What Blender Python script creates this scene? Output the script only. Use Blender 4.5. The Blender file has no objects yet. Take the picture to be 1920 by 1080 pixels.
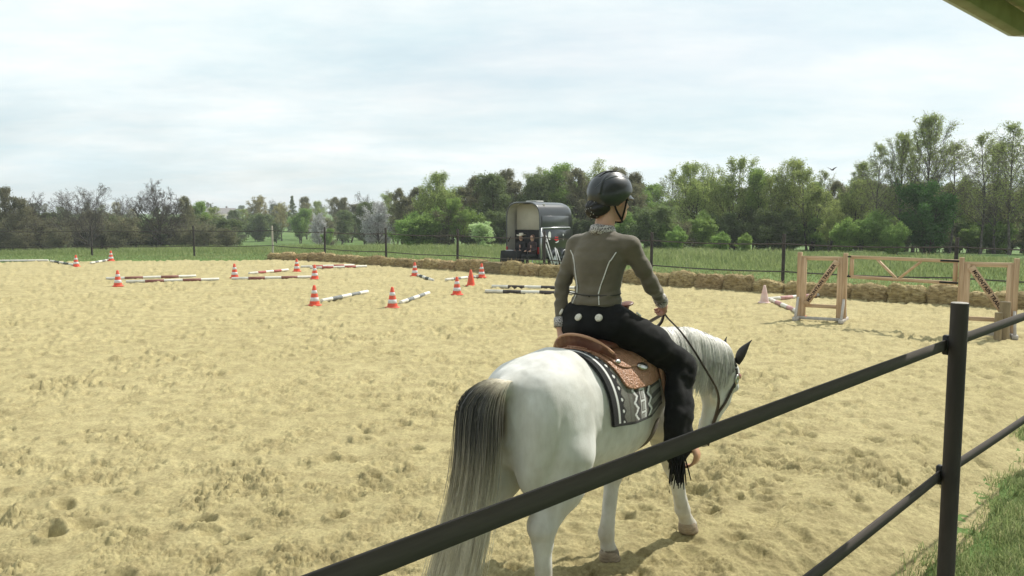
import bpy, math, random
import numpy as np
from mathutils import Vector, Matrix

random.seed(7)
RNG = np.random.default_rng(7)
scene = bpy.context.scene
COL = scene.collection
R = math.radians

# ------------------------------------------------------------------ camera
cam_data = bpy.data.cameras.new('camera')
cam = bpy.data.objects.new('camera', cam_data)
COL.objects.link(cam)
cam.location = (0, 0, 2.2)
cam.rotation_euler = (R(90 - 5.084), 0, 0)
cam_data.sensor_width = 36
cam_data.lens = 36 * 1540 / 1920
cam_data.clip_start = 0.05
cam_data.clip_end = 6000
scene.camera = cam

# ------------------------------------------------------------------ light
SUN_AZ, SUN_EL = R(53), R(47)        # azimuth clockwise from +Y
world = bpy.data.worlds.new('World')
scene.world = world
world.use_nodes = True


def build_world():
    nt = world.node_tree
    nt.nodes.clear()
    N = nt.nodes.new
    L = nt.links.new
    out = N('ShaderNodeOutputWorld')
    bg = N('ShaderNodeBackground')
    bg.inputs['Strength'].default_value = 0.105
    L(bg.outputs[0], out.inputs[0])
    sky = N('ShaderNodeTexSky')
    sky.sky_type = 'NISHITA'
    sky.sun_disc = False
    sky.sun_elevation = SUN_EL
    sky.sun_rotation = SUN_AZ
    sky.air_density = 1.0
    sky.dust_density = 1.5
    sky.ozone_density = 1.0
    # thin cloud veil: noise on the direction projected to a cloud plane
    tc = N('ShaderNodeTexCoord')
    sep = N('ShaderNodeSeparateXYZ')
    L(tc.outputs['Generated'], sep.inputs[0])
    zc = N('ShaderNodeMath'); zc.operation = 'MAXIMUM'; zc.inputs[1].default_value = 0.0
    L(sep.outputs[2], zc.inputs[0])
    za = N('ShaderNodeMath'); za.operation = 'ADD'; za.inputs[1].default_value = 0.16
    L(zc.outputs[0], za.inputs[0])
    dx = N('ShaderNodeMath'); dx.operation = 'DIVIDE'
    dy = N('ShaderNodeMath'); dy.operation = 'DIVIDE'
    L(sep.outputs[0], dx.inputs[0]); L(za.outputs[0], dx.inputs[1])
    L(sep.outputs[1], dy.inputs[0]); L(za.outputs[0], dy.inputs[1])
    cmb = N('ShaderNodeCombineXYZ')
    L(dx.outputs[0], cmb.inputs[0]); L(dy.outputs[0], cmb.inputs[1])
    mp = N('ShaderNodeMapping')
    mp.inputs['Location'].default_value = (3.1, 1.7, 0)
    mp.inputs['Scale'].default_value = (0.8, 1.1, 1)
    L(cmb.outputs[0], mp.inputs[0])
    n1 = N('ShaderNodeTexNoise')
    n1.inputs['Scale'].default_value = 0.7
    n1.inputs['Detail'].default_value = 7
    n1.inputs['Roughness'].default_value = 0.58
    n1.inputs['Distortion'].default_value = 0.35
    L(mp.outputs[0], n1.inputs['Vector'])
    ramp = N('ShaderNodeValToRGB')
    ramp.color_ramp.elements[0].position = 0.34
    ramp.color_ramp.elements[0].color = (0.72, 0.72, 0.72, 1)
    ramp.color_ramp.elements[1].position = 0.60
    ramp.color_ramp.elements[1].color = (1, 1, 1, 1)
    L(n1.outputs[0], ramp.inputs[0])
    n2 = N('ShaderNodeTexNoise')
    n2.inputs['Scale'].default_value = 1.15
    n2.inputs['Detail'].default_value = 8
    n2.inputs['Roughness'].default_value = 0.6
    L(mp.outputs[0], n2.inputs['Vector'])
    lum = N('ShaderNodeMapRange')
    lum.inputs['From Min'].default_value = 0.3
    lum.inputs['From Max'].default_value = 0.7
    lum.inputs['To Min'].default_value = 8.9
    lum.inputs['To Max'].default_value = 9.9
    L(n2.outputs[0], lum.inputs[0])
    wis = N('ShaderNodeMapRange')
    wis.inputs['From Min'].default_value = 0.36
    wis.inputs['From Max'].default_value = 0.66
    L(n2.outputs[0], wis.inputs[0])
    cm = N('ShaderNodeMix'); cm.data_type = 'RGBA'
    cm.inputs[6].default_value = (0.775, 0.925, 0.965, 1)
    cm.inputs[7].default_value = (0.965, 1.0, 0.985, 1)
    L(wis.outputs[0], cm.inputs[0])
    cc = N('ShaderNodeVectorMath'); cc.operation = 'SCALE'
    L(cm.outputs[2], cc.inputs[0])
    L(lum.outputs[0], cc.inputs['Scale'])
    mix = N('ShaderNodeMix'); mix.data_type = 'RGBA'
    L(ramp.outputs[0], mix.inputs[0])
    L(sky.outputs[0], mix.inputs[6]); L(cc.outputs[0], mix.inputs[7])
    L(mix.outputs[2], bg.inputs['Color'])


build_world()
sun_data = bpy.data.lights.new('sun', 'SUN')
sun_data.energy = 5.0
sun_data.angle = R(0.6)
sun_data.color = (1.0, 0.955, 0.87)
sun = bpy.data.objects.new('sun', sun_data)
COL.objects.link(sun)
sd = Vector((math.sin(SUN_AZ) * math.cos(SUN_EL), math.cos(SUN_AZ) * math.cos(SUN_EL), math.sin(SUN_EL)))
sun.rotation_euler = sd.to_track_quat('Z', 'Y').to_euler()
sun.location = (30, 20, 60)

vs = scene.view_settings
vs.view_transform = 'Standard'
vs.look = 'None'
vs.gamma = 1.0
vs.use_curve_mapping = False
vs.exposure = 0.08
scene.cycles.use_denoising = True
scene.cycles.max_bounces = 6
scene.cycles.transparent_max_bounces = 6

# ------------------------------------------------------------------ helpers


def tag(o, label=None, cat=None, group=None, kind=None):
    if label: o['label'] = label
    if cat: o['category'] = cat
    if group: o['group'] = group
    if kind: o['kind'] = kind
    return o


def empty(name, loc=(0, 0, 0), rz=0.0, label=None, cat=None, group=None):
    o = bpy.data.objects.new(name, None)
    o.empty_display_size = 0.2
    COL.objects.link(o)
    o.location = loc
    o.rotation_euler = (0, 0, rz)
    tag(o, label, cat, group)
    return o


def mesh_np(name, V, F, col=None, smooth=False, uv=None):
    """F: array (n,3)/(n,4) or list of such arrays"""
    V = np.asarray(V, np.float32).reshape(-1, 3)
    Fs = F if isinstance(F, list) else [F]
    Fs = [np.asarray(f, np.int32) for f in Fs if len(f)]
    me = bpy.data.meshes.new(name)
    me.vertices.add(len(V))
    me.vertices.foreach_set('co', V.ravel())
    tot = sum(f.size for f in Fs)
    n = sum(len(f) for f in Fs)
    me.loops.add(tot)
    me.loops.foreach_set('vertex_index', np.concatenate([f.ravel() for f in Fs]))
    me.polygons.add(n)
    ls = np.concatenate([np.full(len(f), f.shape[1], np.int32) for f in Fs])
    st = np.zeros(n, np.int32)
    st[1:] = np.cumsum(ls)[:-1]
    me.polygons.foreach_set('loop_start', st)
    me.polygons.foreach_set('loop_total', ls)
    if smooth:
        me.polygons.foreach_set('use_smooth', np.ones(n, bool))
    if col is not None:
        a = me.attributes.new('tint', 'FLOAT_COLOR', 'POINT')
        c = np.ones((len(V), 4), np.float32)
        col = np.asarray(col, np.float32)
        if col.ndim == 1:
            c[:, :3] = col[:, None]
        else:
            c[:, :col.shape[1]] = col
        a.data.foreach_set('color', c.ravel())
    me.update(calc_edges=True)
    me.validate()
    return me


def obj(name, me, mat=None, parent=None, loc=None, rot=None, label=None, cat=None, group=None, kind=None):
    o = bpy.data.objects.new(name, me)
    COL.objects.link(o)
    if mat is not None and len(me.materials) == 0:
        me.materials.append(mat)
    if parent is not None:
        o.parent = parent
    if loc is not None: o.location = loc
    if rot is not None: o.rotation_euler = rot
    return tag(o, label, cat, group, kind)


class MB:
    """collects simple shapes into one mesh"""

    def __init__(s):
        s.V = []; s.F3 = []; s.F4 = []; s.C = []; s.n = 0

    def add(s, V, F, col=None):
        V = np.asarray(V, float).reshape(-1, 3)
        F = np.asarray(F, int)
        (s.F3 if F.shape[1] == 3 else s.F4).append(F + s.n)
        s.V.append(V)
        s.C.append(np.full(len(V), 0.5 if col is None else col) if np.ndim(col) == 0 else np.asarray(col, float))
        s.n += len(V)
        return s

    def box(s, c, size, rot=None, bev=0.0, col=None):
        hx, hy, hz = [d / 2 for d in size]
        b = min(bev, hx * .8, hy * .8, hz * .8)
        if b <= 0:
            V = np.array([[x, y, z] for x in (-hx, hx) for y in (-hy, hy) for z in (-hz, hz)])
            F = np.array([[0, 1, 3, 2], [4, 6, 7, 5], [0, 4, 5, 1], [2, 3, 7, 6], [0, 2, 6, 4], [1, 5, 7, 3]])
            F3 = None
        else:
            V = []; idx = {}
            for sx in (-1, 1):
                for sy in (-1, 1):
                    for sz in (-1, 1):
                        for ax in range(3):
                            p = [sx * (hx - b), sy * (hy - b), sz * (hz - b)]
                            p[ax] += (sx, sy, sz)[ax] * b
                            idx[(sx, sy, sz, ax)] = len(V); V.append(p)
            V = np.array(V); F = []; F3 = []
            for ax in range(3):
                o1, o2 = [i for i in range(3) if i != ax]
                for sg in (-1, 1):
                    q = []
                    for a1, a2 in ((-1, -1), (1, -1), (1, 1), (-1, 1)):
                        k = [0, 0, 0]; k[ax] = sg; k[o1] = a1; k[o2] = a2
                        q.append(idx[(*k, ax)])
                    F.append(q if (sg > 0) == (ax != 1) else q[::-1])
                for a1 in (-1, 1):
                    for a2 in (-1, 1):
                        k1 = [0, 0, 0]; k2 = [0, 0, 0]
                        k1[ax] = -1; k2[ax] = 1
                        k1[o1] = k2[o1] = a1; k1[o2] = k2[o2] = a2
                        q = [idx[(*k1, o1)], idx[(*k2, o1)], idx[(*k2, o2)], idx[(*k1, o2)]]
                        F.append(q)
            for sx in (-1, 1):
                for sy in (-1, 1):
                    for sz in (-1, 1):
                        F3.append([idx[(sx, sy, sz, a)] for a in range(3)])
            F = np.array(F); F3 = np.array(F3)
            # consistent outward orientation
            for A in (F, F3):
                P = V[A]
                nrm = np.cross(P[:, 1] - P[:, 0], P[:, 2] - P[:, 0])
                bad = (nrm * P.mean(1)).sum(1) < 0
                A[bad] = A[bad][:, ::-1]
        if rot is not None:
            V = V @ np.array(rot).T
        V = V + np.array(c)
        n0 = s.n
        s.add(V, F, col)
        if F3 is not None:
            s.F3.append(F3 + n0)
        return s

    def bar(s, a, b, w, h, up=(0, 0, 1), bev=0.0, col=None):
        a = np.array(a, float); b = np.array(b, float)
        d = b - a; L = np.linalg.norm(d); d /= L
        up = np.array(up, float); y = np.cross(up, d)
        if np.linalg.norm(y) < 1e-6: y = np.array([0, 1., 0])
        y /= np.linalg.norm(y); z = np.cross(d, y)
        return s.box((a + b) / 2, (L, w, h), np.stack([d, y, z], 1), bev, col)

    def tube(s, pts, r, n=8, caps=True, col=None):
        V, F = tubes(np.array([pts], float), np.array([r if np.ndim(r) else [r] * len(pts)], float), n)
        n0 = s.n
        s.add(V, F, col)
        if caps:
            m = len(pts)
            c0 = V[:n].mean(0); c1 = V[-n:].mean(0)
            b0 = s.n
            s.add([c0, c1], np.zeros((0, 3), int), col)
            i = np.arange(n); j = (i + 1) % n
            s.F3.append(np.stack([np.full(n, b0), n0 + j, n0 + i], 1))
            k = n0 + (m - 1) * n
            s.F3.append(np.stack([np.full(n, b0 + 1), k + i, k + j], 1))
        return s

    def lathe(s, prof, n=16, c=(0, 0, 0), col=None, axis=2):
        prof = np.array(prof, float); m = len(prof)
        a = np.arange(n) * 2 * math.pi / n
        V = np.stack([prof[:, 0][:, None] * np.cos(a), prof[:, 0][:, None] * np.sin(a), np.repeat(prof[:, 1][:, None], n, 1)], -1).reshape(-1, 3)
        if axis == 0: V = V[:, [2, 0, 1]]
        if axis == 1: V = V[:, [1, 2, 0]]
        V = V + np.array(c)
        i = np.arange(m - 1)[:, None] * n; k = np.arange(n); k2 = (k + 1) % n
        F = np.stack([i + k, i + k2, i + n + k2, i + n + k], -1).reshape(-1, 4)
        cc = None
        if col is not None and np.ndim(col) > 0:
            cc = np.repeat(np.asarray(col, float), n)
        return s.add(V, F, cc if cc is not None else col)

    def mesh(s, name, smooth=False):
        V = np.concatenate(s.V)
        Fs = []
        if s.F4: Fs.append(np.concatenate(s.F4))
        if s.F3: Fs.append(np.concatenate(s.F3))
        return mesh_np(name, V, Fs, np.concatenate(s.C), smooth)

    def build(s, name, mat, parent=None, smooth=False, **k):
        return obj(name, s.mesh(name, smooth), mat, parent, **k)


def tubes(P, Rd, n=4):
    """P (N,m,3) polylines, Rd (N,m) radii -> verts, quads"""
    P = np.asarray(P, float); Rd = np.asarray(Rd, float)
    N, m, _ = P.shape
    T = np.gradient(P, axis=1)
    T /= np.linalg.norm(T, axis=2, keepdims=True) + 1e-9
    ref = np.where(np.abs(T[:, :1, 2:3]) > 0.9, np.array([1., 0, 0]), np.array([0, 0, 1.]))
    A = np.cross(T, ref); A /= np.linalg.norm(A, axis=2, keepdims=True) + 1e-9
    B = np.cross(T, A)
    a = np.arange(n) * 2 * math.pi / n
    V = P[:, :, None] + Rd[:, :, None, None] * (A[:, :, None] * np.cos(a)[:, None] + B[:, :, None] * np.sin(a)[:, None])
    base = (np.arange(N) * m * n)[:, None, None] + (np.arange(m - 1) * n)[None, :, None]
    k = np.arange(n)[None, None]; k2 = (k + 1) % n
    F = np.stack([base + k, base + k2, base + n + k2, base + n + k], -1).reshape(-1, 4)
    return V.reshape(-1, 3), F


def vnoise(P, seed=0):
    """trilinear value noise in [-1,1] at points (n,3)"""
    P = np.asarray(P, float)
    i = np.floor(P).astype(np.int64); f = P - i
    f = f * f * (3 - 2 * f)

    def h(a, b, c):
        x = (a * 374761393 + b * 668265263 + c * 2147483647 + seed * 1274126177) & 0xffffffff
        x = ((x ^ (x >> 13)) * 1274126177) & 0xffffffff
        return ((x ^ (x >> 16)) & 0xffff) / 32767.5 - 1
    r = 0
    for dx in (0, 1):
        wx = f[:, 0] if dx else 1 - f[:, 0]
        for dy in (0, 1):
            wy = f[:, 1] if dy else 1 - f[:, 1]
            for dz in (0, 1):
                wz = f[:, 2] if dz else 1 - f[:, 2]
                r = r + wx * wy * wz * h(i[:, 0] + dx, i[:, 1] + dy, i[:, 2] + dz)
    return r


def fbm(P, oct=4, seed=0, gain=.5):
    r = 0; a = 1.
    P = np.asarray(P, float)
    for o in range(oct):
        r = r + a * vnoise(P * 2 ** o, seed + o); a *= gain
    return r


# ---- signed distance modelling (one continuous skin from many muscles)
class SDF:
    def __init__(s): s.p = []

    def cap(s, a, b, ra, rb, k=.04, sq=(1, 1, 1)):
        s.p.append(('c', np.array(a, float), np.array(b, float), ra, rb, k, np.array(sq, float))); return s

    def ell(s, c, r, k=.04, rot=0., ax='y'):
        s.p.append(('e', np.array(c, float), np.array(r, float), rot, ax, k)); return s

    def loft(s, st, k=.05, ex=2.3):
        s.p.append(('l', np.array(st, float), ex, k)); return s

    def d1(s, q, P):
        if q[0] == 'c':
            _, a, b, ra, rb, k, sq = q
            ba = b - a
            t = np.clip((P - a) @ ba / (ba @ ba), 0, 1)
            d = (P - a - t[..., None] * ba) / sq
            return (np.sqrt((d * d).sum(-1)) - (ra + t * (rb - ra))) * min(1, sq.min() * 1.2)
        if q[0] == 'e':
            _, c, r, rot, ax, k = q
            d = P - c
            if rot:
                cs, sn = math.cos(rot), math.sin(rot)
                if ax == 'y':
                    d = np.stack([d[..., 0] * cs - d[..., 2] * sn, d[..., 1], d[..., 0] * sn + d[..., 2] * cs], -1)
                else:
                    d = np.stack([d[..., 0] * cs + d[..., 1] * sn, -d[..., 0] * sn + d[..., 1] * cs, d[..., 2]], -1)
            k0 = np.sqrt(((d / r) ** 2).sum(-1)); k1 = np.sqrt(((d / r ** 2) ** 2).sum(-1)) + 1e-9
            return k0 * (k0 - 1) / k1
        _, st, ex, k = q
        x = P[..., 0]
        xs = st[:, 0]
        xc = np.clip(x, xs[0], xs[-1])
        yc = np.interp(xc, xs, st[:, 4]) if st.shape[1] > 4 else 0.
        zc = np.interp(xc, xs, st[:, 1]); hh = np.interp(xc, xs, st[:, 2]); w = np.interp(xc, xs, st[:, 3])
        a = np.abs(P[..., 1] - yc) / w; b = np.abs(P[..., 2] - zc) / hh
        g = (a ** ex + b ** ex) ** (1 / ex)
        d = (g - 1) * np.minimum(w, hh)
        e = np.abs(x - xc)
        return np.where(e > 0, np.sqrt(np.maximum(d, 0) ** 2 + e * e) + np.minimum(d, 0) * 0, d)

    def bounds(s, q):
        if q[0] == 'c':
            m = max(q[3], q[4]) * max(1, q[6].max())
            return np.minimum(q[1], q[2]) - m, np.maximum(q[1], q[2]) + m
        if q[0] == 'e':
            m = q[2].max(); m = np.array([m] * 3) if q[3] else q[2]
            return q[1] - m, q[1] + m
        st = q[1]
        yc = st[:, 4] if st.shape[1] > 4 else st[:, 3] * 0
        return (np.array([st[0, 0], (yc - st[:, 3]).min(), (st[:, 1] - st[:, 2]).min()]),
                np.array([st[-1, 0], (yc + st[:, 3]).max(), (st[:, 1] + st[:, 2]).max()]))

    @staticmethod
    def smin(a, b, k):
        h = np.clip(.5 + .5 * (a - b) / k, 0, 1)
        return a * (1 - h) + b * h - k * h * (1 - h)

    def ev(s, P):
        P = np.asarray(P, float)
        D = np.full(P.shape[:-1], 9.)
        for q in s.p:
            k = q[-1] if q[0] != 'c' else q[5]
            D = s.smin(D, s.d1(q, P), max(k, 1e-4))
        return D

    def grad(s, P, e=.004):
        return np.stack([s.ev(P + e * np.eye(3)[i]) - s.ev(P - e * np.eye(3)[i]) for i in range(3)], -1) / (2 * e)

    def snap(s, P, off=0., it=4):
        P = np.array(P, float)
        for _ in range(it):
            g = s.grad(P)
            g /= np.linalg.norm(g, axis=-1, keepdims=True) + 1e-9
            P = P - (s.ev(P) - off)[..., None] * g * .9
        return P

    def polygonise(s, vox):
        lo = np.min([s.bounds(q)[0] for q in s.p], 0) - 4 * vox
        hi = np.max([s.bounds(q)[1] for q in s.p], 0) + 4 * vox
        n = np.ceil((hi - lo) / vox).astype(int) + 1
        D = np.full(n, 9., np.float32)
        ax = [lo[i] + vox * np.arange(n[i]) for i in range(3)]
        for q in s.p:
            k = max(q[-1] if q[0] != 'c' else q[5], 1e-4)
            a, b = s.bounds(q)
            m = k + 3 * vox
            i0 = np.clip(np.floor((a - m - lo) / vox).astype(int), 0, n)
            i1 = np.clip(np.ceil((b + m - lo) / vox).astype(int) + 1, 0, n)
            sl = tuple(slice(u, v) for u, v in zip(i0, i1))
            G = np.stack(np.meshgrid(ax[0][sl[0]], ax[1][sl[1]], ax[2][sl[2]], indexing='ij'), -1)
            D[sl] = s.smin(D[sl].astype(float), s.d1(q, G), k)
        return surface_nets(D, lo, vox)


def surface_nets(D, lo, vox):
    S = D < 0
    nx, ny, nz = [d - 1 for d in D.shape]
    cnt = np.zeros((nx, ny, nz), np.float32)
    acc = np.zeros((nx, ny, nz, 3), np.float32)
    off = [(0, 0, 0), (1, 0, 0), (0, 1, 0), (1, 1, 0), (0, 0, 1), (1, 0, 1), (0, 1, 1), (1, 1, 1)]
    sub = lambda A, o: A[o[0]:o[0] + nx, o[1]:o[1] + ny, o[2]:o[2] + nz]
    for a in range(8):
        for b in range(a + 1, 8):
            df = [off[b][i] - off[a][i] for i in range(3)]
            if sum(abs(v) for v in df) != 1: continue
            m = sub(S, off[a]) != sub(S, off[b])
            I = np.nonzero(m)
            da = sub(D, off[a])[I]; db = sub(D, off[b])[I]
            t = da / (da - db)
            for i in range(3):
                acc[I + (np.full(len(I[0]), i),)] += off[a][i] + t * df[i]
            cnt[I] += 1
    act = cnt > 0
    ids = np.full((nx, ny, nz), -1, np.int64)
    I = np.nonzero(act)
    ids[I] = np.arange(len(I[0]))
    V = (np.stack(I, -1) + acc[I] / cnt[I][:, None]) * vox + lo
    F = []
    for d in range(3):
        e = [0, 0, 0]; e[d] = 1
        o1, o2 = [i for i in range(3) if i != d]
        A = S[:-1 if d == 0 else None, :-1 if d == 1 else None, :-1 if d == 2 else None]
        B = S[1 if d == 0 else 0:, 1 if d == 1 else 0:, 1 if d == 2 else 0:]
        for flip, m in ((False, A & ~B), (True, ~A & B)):
            J = np.stack(np.nonzero(m), -1)
            ok = (J[:, o1] > 0) & (J[:, o2] > 0) & (J[:, o1] < ids.shape[o1]) & (J[:, o2] < ids.shape[o2])
            J = J[ok]
            q = []
            for a1, a2 in ((0, 0), (1, 0), (1, 1), (0, 1)):
                K = J.copy(); K[:, o1] -= a1; K[:, o2] -= a2
                q.append(ids[K[:, 0], K[:, 1], K[:, 2]])
            q = np.stack(q, -1)
            if flip ^ (d == 1): q = q[:, ::-1]
            F.append(q)
    F = np.concatenate(F)
    F = F[(F >= 0).all(1)]
    # one light relaxation pass
    for _ in range(2):
        s_ = np.zeros_like(V); c_ = np.zeros(len(V))
        for a, b in ((0, 1), (1, 2), (2, 3), (3, 0)):
            np.add.at(s_, F[:, a], V[F[:, b]]); np.add.at(c_, F[:, a], 1)
            np.add.at(s_, F[:, b], V[F[:, a]]); np.add.at(c_, F[:, b], 1)
        V = V * .5 + .5 * s_ / np.maximum(c_, 1)[:, None]
    return V, F


def vnormals(V, F):
    N = np.zeros_like(V)
    fn = np.cross(V[F[:, 2]] - V[F[:, 0]], V[F[:, 3 if F.shape[1] > 3 else 1]] - V[F[:, 1 if F.shape[1] > 3 else 2]])
    for i in range(F.shape[1]):
        np.add.at(N, F[:, i], fn)
    return N / (np.linalg.norm(N, axis=1, keepdims=True) + 1e-12)


# ---- materials
def mat(name, c1, c2=None, scale=8., rough=.7, bump=0., bscale=40., detail=4., spec=.4, metal=0., tint=None,
        sheen=0., transl=0., coat=0., rand=0., stretch=None, lo=.35, hi=.65, bdist=.01):
    """noise-mixed principled; tint: list of (pos,colour) ramp stops driven by the 'tint' attribute"""
    m = bpy.data.materials.new(name)
    m.use_nodes = True
    nt = m.node_tree
    N = nt.nodes.new; L = nt.links.new
    b = nt.nodes['Principled BSDF']
    b.inputs['Roughness'].default_value = rough
    b.inputs['Specular IOR Level'].default_value = spec
    b.inputs['Metallic'].default_value = metal
    if sheen: b.inputs['Sheen Weight'].default_value = sheen
    if coat:
        b.inputs['Coat Weight'].default_value = coat
        b.inputs['Coat Roughness'].default_value = .08
    tc = N('ShaderNodeTexCoord')
    src = tc.outputs['Object']
    if stretch:
        mp = N('ShaderNodeMapping'); mp.inputs['Scale'].default_value = stretch
        L(src, mp.inputs[0]); src = mp.outputs[0]
    colout = None
    if tint:
        at = N('ShaderNodeAttribute'); at.attribute_name = 'tint'
        rp = N('ShaderNodeValToRGB')
        el = rp.color_ramp.elements
        while len(el) < len(tint): el.new(0.5)
        for e, (p, c) in zip(el, tint):
            e.position = p; e.color = (*c, 1)
        L(at.outputs['Fac'], rp.inputs[0])
        colout = rp.outputs[0]
    if c1 is not None:
        c2 = c2 or c1
        nz = N('ShaderNodeTexNoise')
        nz.inputs['Scale'].default_value = scale; nz.inputs['Detail'].default_value = detail
        nz.inputs['Roughness'].default_value = .6
        L(src, nz.inputs['Vector'])
        mr = N('ShaderNodeMapRange')
        mr.inputs[1].default_value = lo; mr.inputs[2].default_value = hi
        L(nz.outputs[0], mr.inputs[0])
        mx = N('ShaderNodeMix'); mx.data_type = 'RGBA'
        mx.inputs[6].default_value = (*c1, 1); mx.inputs[7].default_value = (*c2, 1)
        L(mr.outputs[0], mx.inputs[0])
        if colout is not None:
            ml = N('ShaderNodeMix'); ml.data_type = 'RGBA'; ml.blend_type = 'MULTIPLY'
            ml.inputs[0].default_value = 1
            L(colout, ml.inputs[6]); L(mx.outputs[2], ml.inputs[7])
            colout = ml.outputs[2]
        else:
            colout = mx.outputs[2]
    if rand:
        oi = N('ShaderNodeObjectInfo')
        hs = N('ShaderNodeHueSaturation')
        r1 = N('ShaderNodeMapRange'); r1.inputs[3].default_value = 1 - rand; r1.inputs[4].default_value = 1 + rand
        L(oi.outputs['Random'], r1.inputs[0]); L(r1.outputs[0], hs.inputs['Value'])
        r2 = N('ShaderNodeMath'); r2.operation = 'MULTIPLY'; r2.inputs[1].default_value = 7.31
        L(oi.outputs['Random'], r2.inputs[0])
        r3 = N('ShaderNodeMath'); r3.operation = 'FRACT'; L(r2.outputs[0], r3.inputs[0])
        r4 = N('ShaderNodeMapRange'); r4.inputs[3].default_value = .5 - rand * .06; r4.inputs[4].default_value = .5 + rand * .05
        L(r3.outputs[0], r4.inputs[0]); L(r4.outputs[0], hs.inputs['Hue'])
        L(colout, hs.inputs['Color']); colout = hs.outputs[0]
    L(colout, b.inputs['Base Color'])
    if bump:
        n2 = N('ShaderNodeTexNoise'); n2.inputs['Scale'].default_value = bscale
        n2.inputs['Detail'].default_value = 5; n2.inputs['Roughness'].default_value = .65
        L(src, n2.inputs['Vector'])
        bp = N('ShaderNodeBump'); bp.inputs['Strength'].default_value = bump
        bp.inputs['Distance'].default_value = bdist
        L(n2.outputs[0], bp.inputs['Height']); L(bp.outputs[0], b.inputs['Normal'])
    if transl:
        tr = N('ShaderNodeBsdfTranslucent')
        L(colout, tr.inputs['Color'])
        ms = N('ShaderNodeMixShader'); ms.inputs[0].default_value = transl
        out = nt.nodes['Material Output']
        L(b.outputs[0], ms.inputs[1]); L(tr.outputs[0], ms.inputs[2]); L(ms.outputs[0], out.inputs[0])
    return m
# ------------------------------------------------------------------ terrain
POLY = np.array([(-34, 37.6), (-24.4, 39.0), (-18.45, 39.9), (-12.1, 40.7), (-9, 39.9), (-5.2, 36.2), (-1.8, 33.0), (0, 31.2), (2.3, 29.4),
                 (4.9, 26.4), (7.3, 24.2), (9.4, 22.2), (12.3, 19.6), (15.2, 17.95), (5.6, 8.6), (4.0, 6.8), (2.75, 5.2), (-22.4, -19.85), (-34, -20)])


def in_poly(X, Y, P=POLY):
    ins = np.zeros(X.shape, bool)
    j = len(P) - 1
    for i in range(len(P)):
        xi, yi = P[i]; xj, yj = P[j]
        c = ((yi > Y) != (yj > Y)) & (X < (xj - xi) * (Y - yi) / (yj - yi + 1e-12) + xi)
        ins ^= c
        j = i
    return ins


def poly_dist(X, Y, P=POLY):
    d = np.full(X.shape, 1e9)
    for i in range(len(P)):
        a = P[i]; b = P[(i + 1) % len(P)]
        e = b - a
        t = np.clip(((X - a[0]) * e[0] + (Y - a[1]) * e[1]) / (e @ e), 0, 1)
        d = np.minimum(d, np.hypot(X - a[0] - t * e[0], Y - a[1] - t * e[1]))
    return np.where(in_poly(X, Y, P), -d, d)


def near_dip(X, Y, D):
    t = np.clip((D + .9) / 1.2, 0, 1)
    return .24 * t * t * (3 - 2 * t) * np.clip((16 - Y) / 4, 0, 1) * np.clip(1 - (D - 4) / 6, 0, 1)


def terr(X, Y):
    """natural ground beyond the arena: level, then falling to a shallow valley and rising to far hills"""
    X = np.asarray(X, float); Y = np.asarray(Y, float)
    r = np.hypot(X, Y)
    z = -2.2 * np.clip((r - 48) / 60, 0, 1) ** 1.3
    z = z + 4 * np.clip((r - 170) / 260, 0, 1) ** 1.5 + 2 * np.clip((r - 400) / 900, 0, 1)
    P = np.stack([X / 9, Y / 9, X * 0], -1).reshape(-1, 3)
    n = (fbm(P, 3, 11) * .07).reshape(X.shape)
    D = poly_dist(X, Y)
    z = z + n * np.clip((D - .2) / 3, 0, 1)
    # the spectators' side lies a little lower than the sand
    return z - near_dip(X, Y, D)


def polar(thetas, rs):
    T, Rr = np.meshgrid(thetas, rs, indexing='ij')
    X = Rr * np.sin(T); Y = Rr * np.cos(T)
    a, b = T.shape
    i = (np.arange(a - 1)[:, None] * b + np.arange(b - 1)).ravel()
    return X, Y, np.stack([i, i + 1, i + b + 1, i + b], -1)


# meadow sheet to the horizon
th = np.concatenate([np.linspace(-180, -45, 40)[:-1], np.linspace(-45, 45, 170), np.linspace(45, 180, 40)[1:]])
rs = np.concatenate([np.linspace(.05, 70, 150), np.geomspace(71, 2500, 60)])
X, Y, F = polar(np.radians(th), rs)
D = poly_dist(X, Y)
Z = terr(X, Y)
Z = np.where(D < -.1, np.maximum(-.25, -.02 + (D + .1) * .5) - near_dip(X, Y, D), Z)
V = np.stack([X, Y, Z], -1).reshape(-1, 3)


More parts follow.
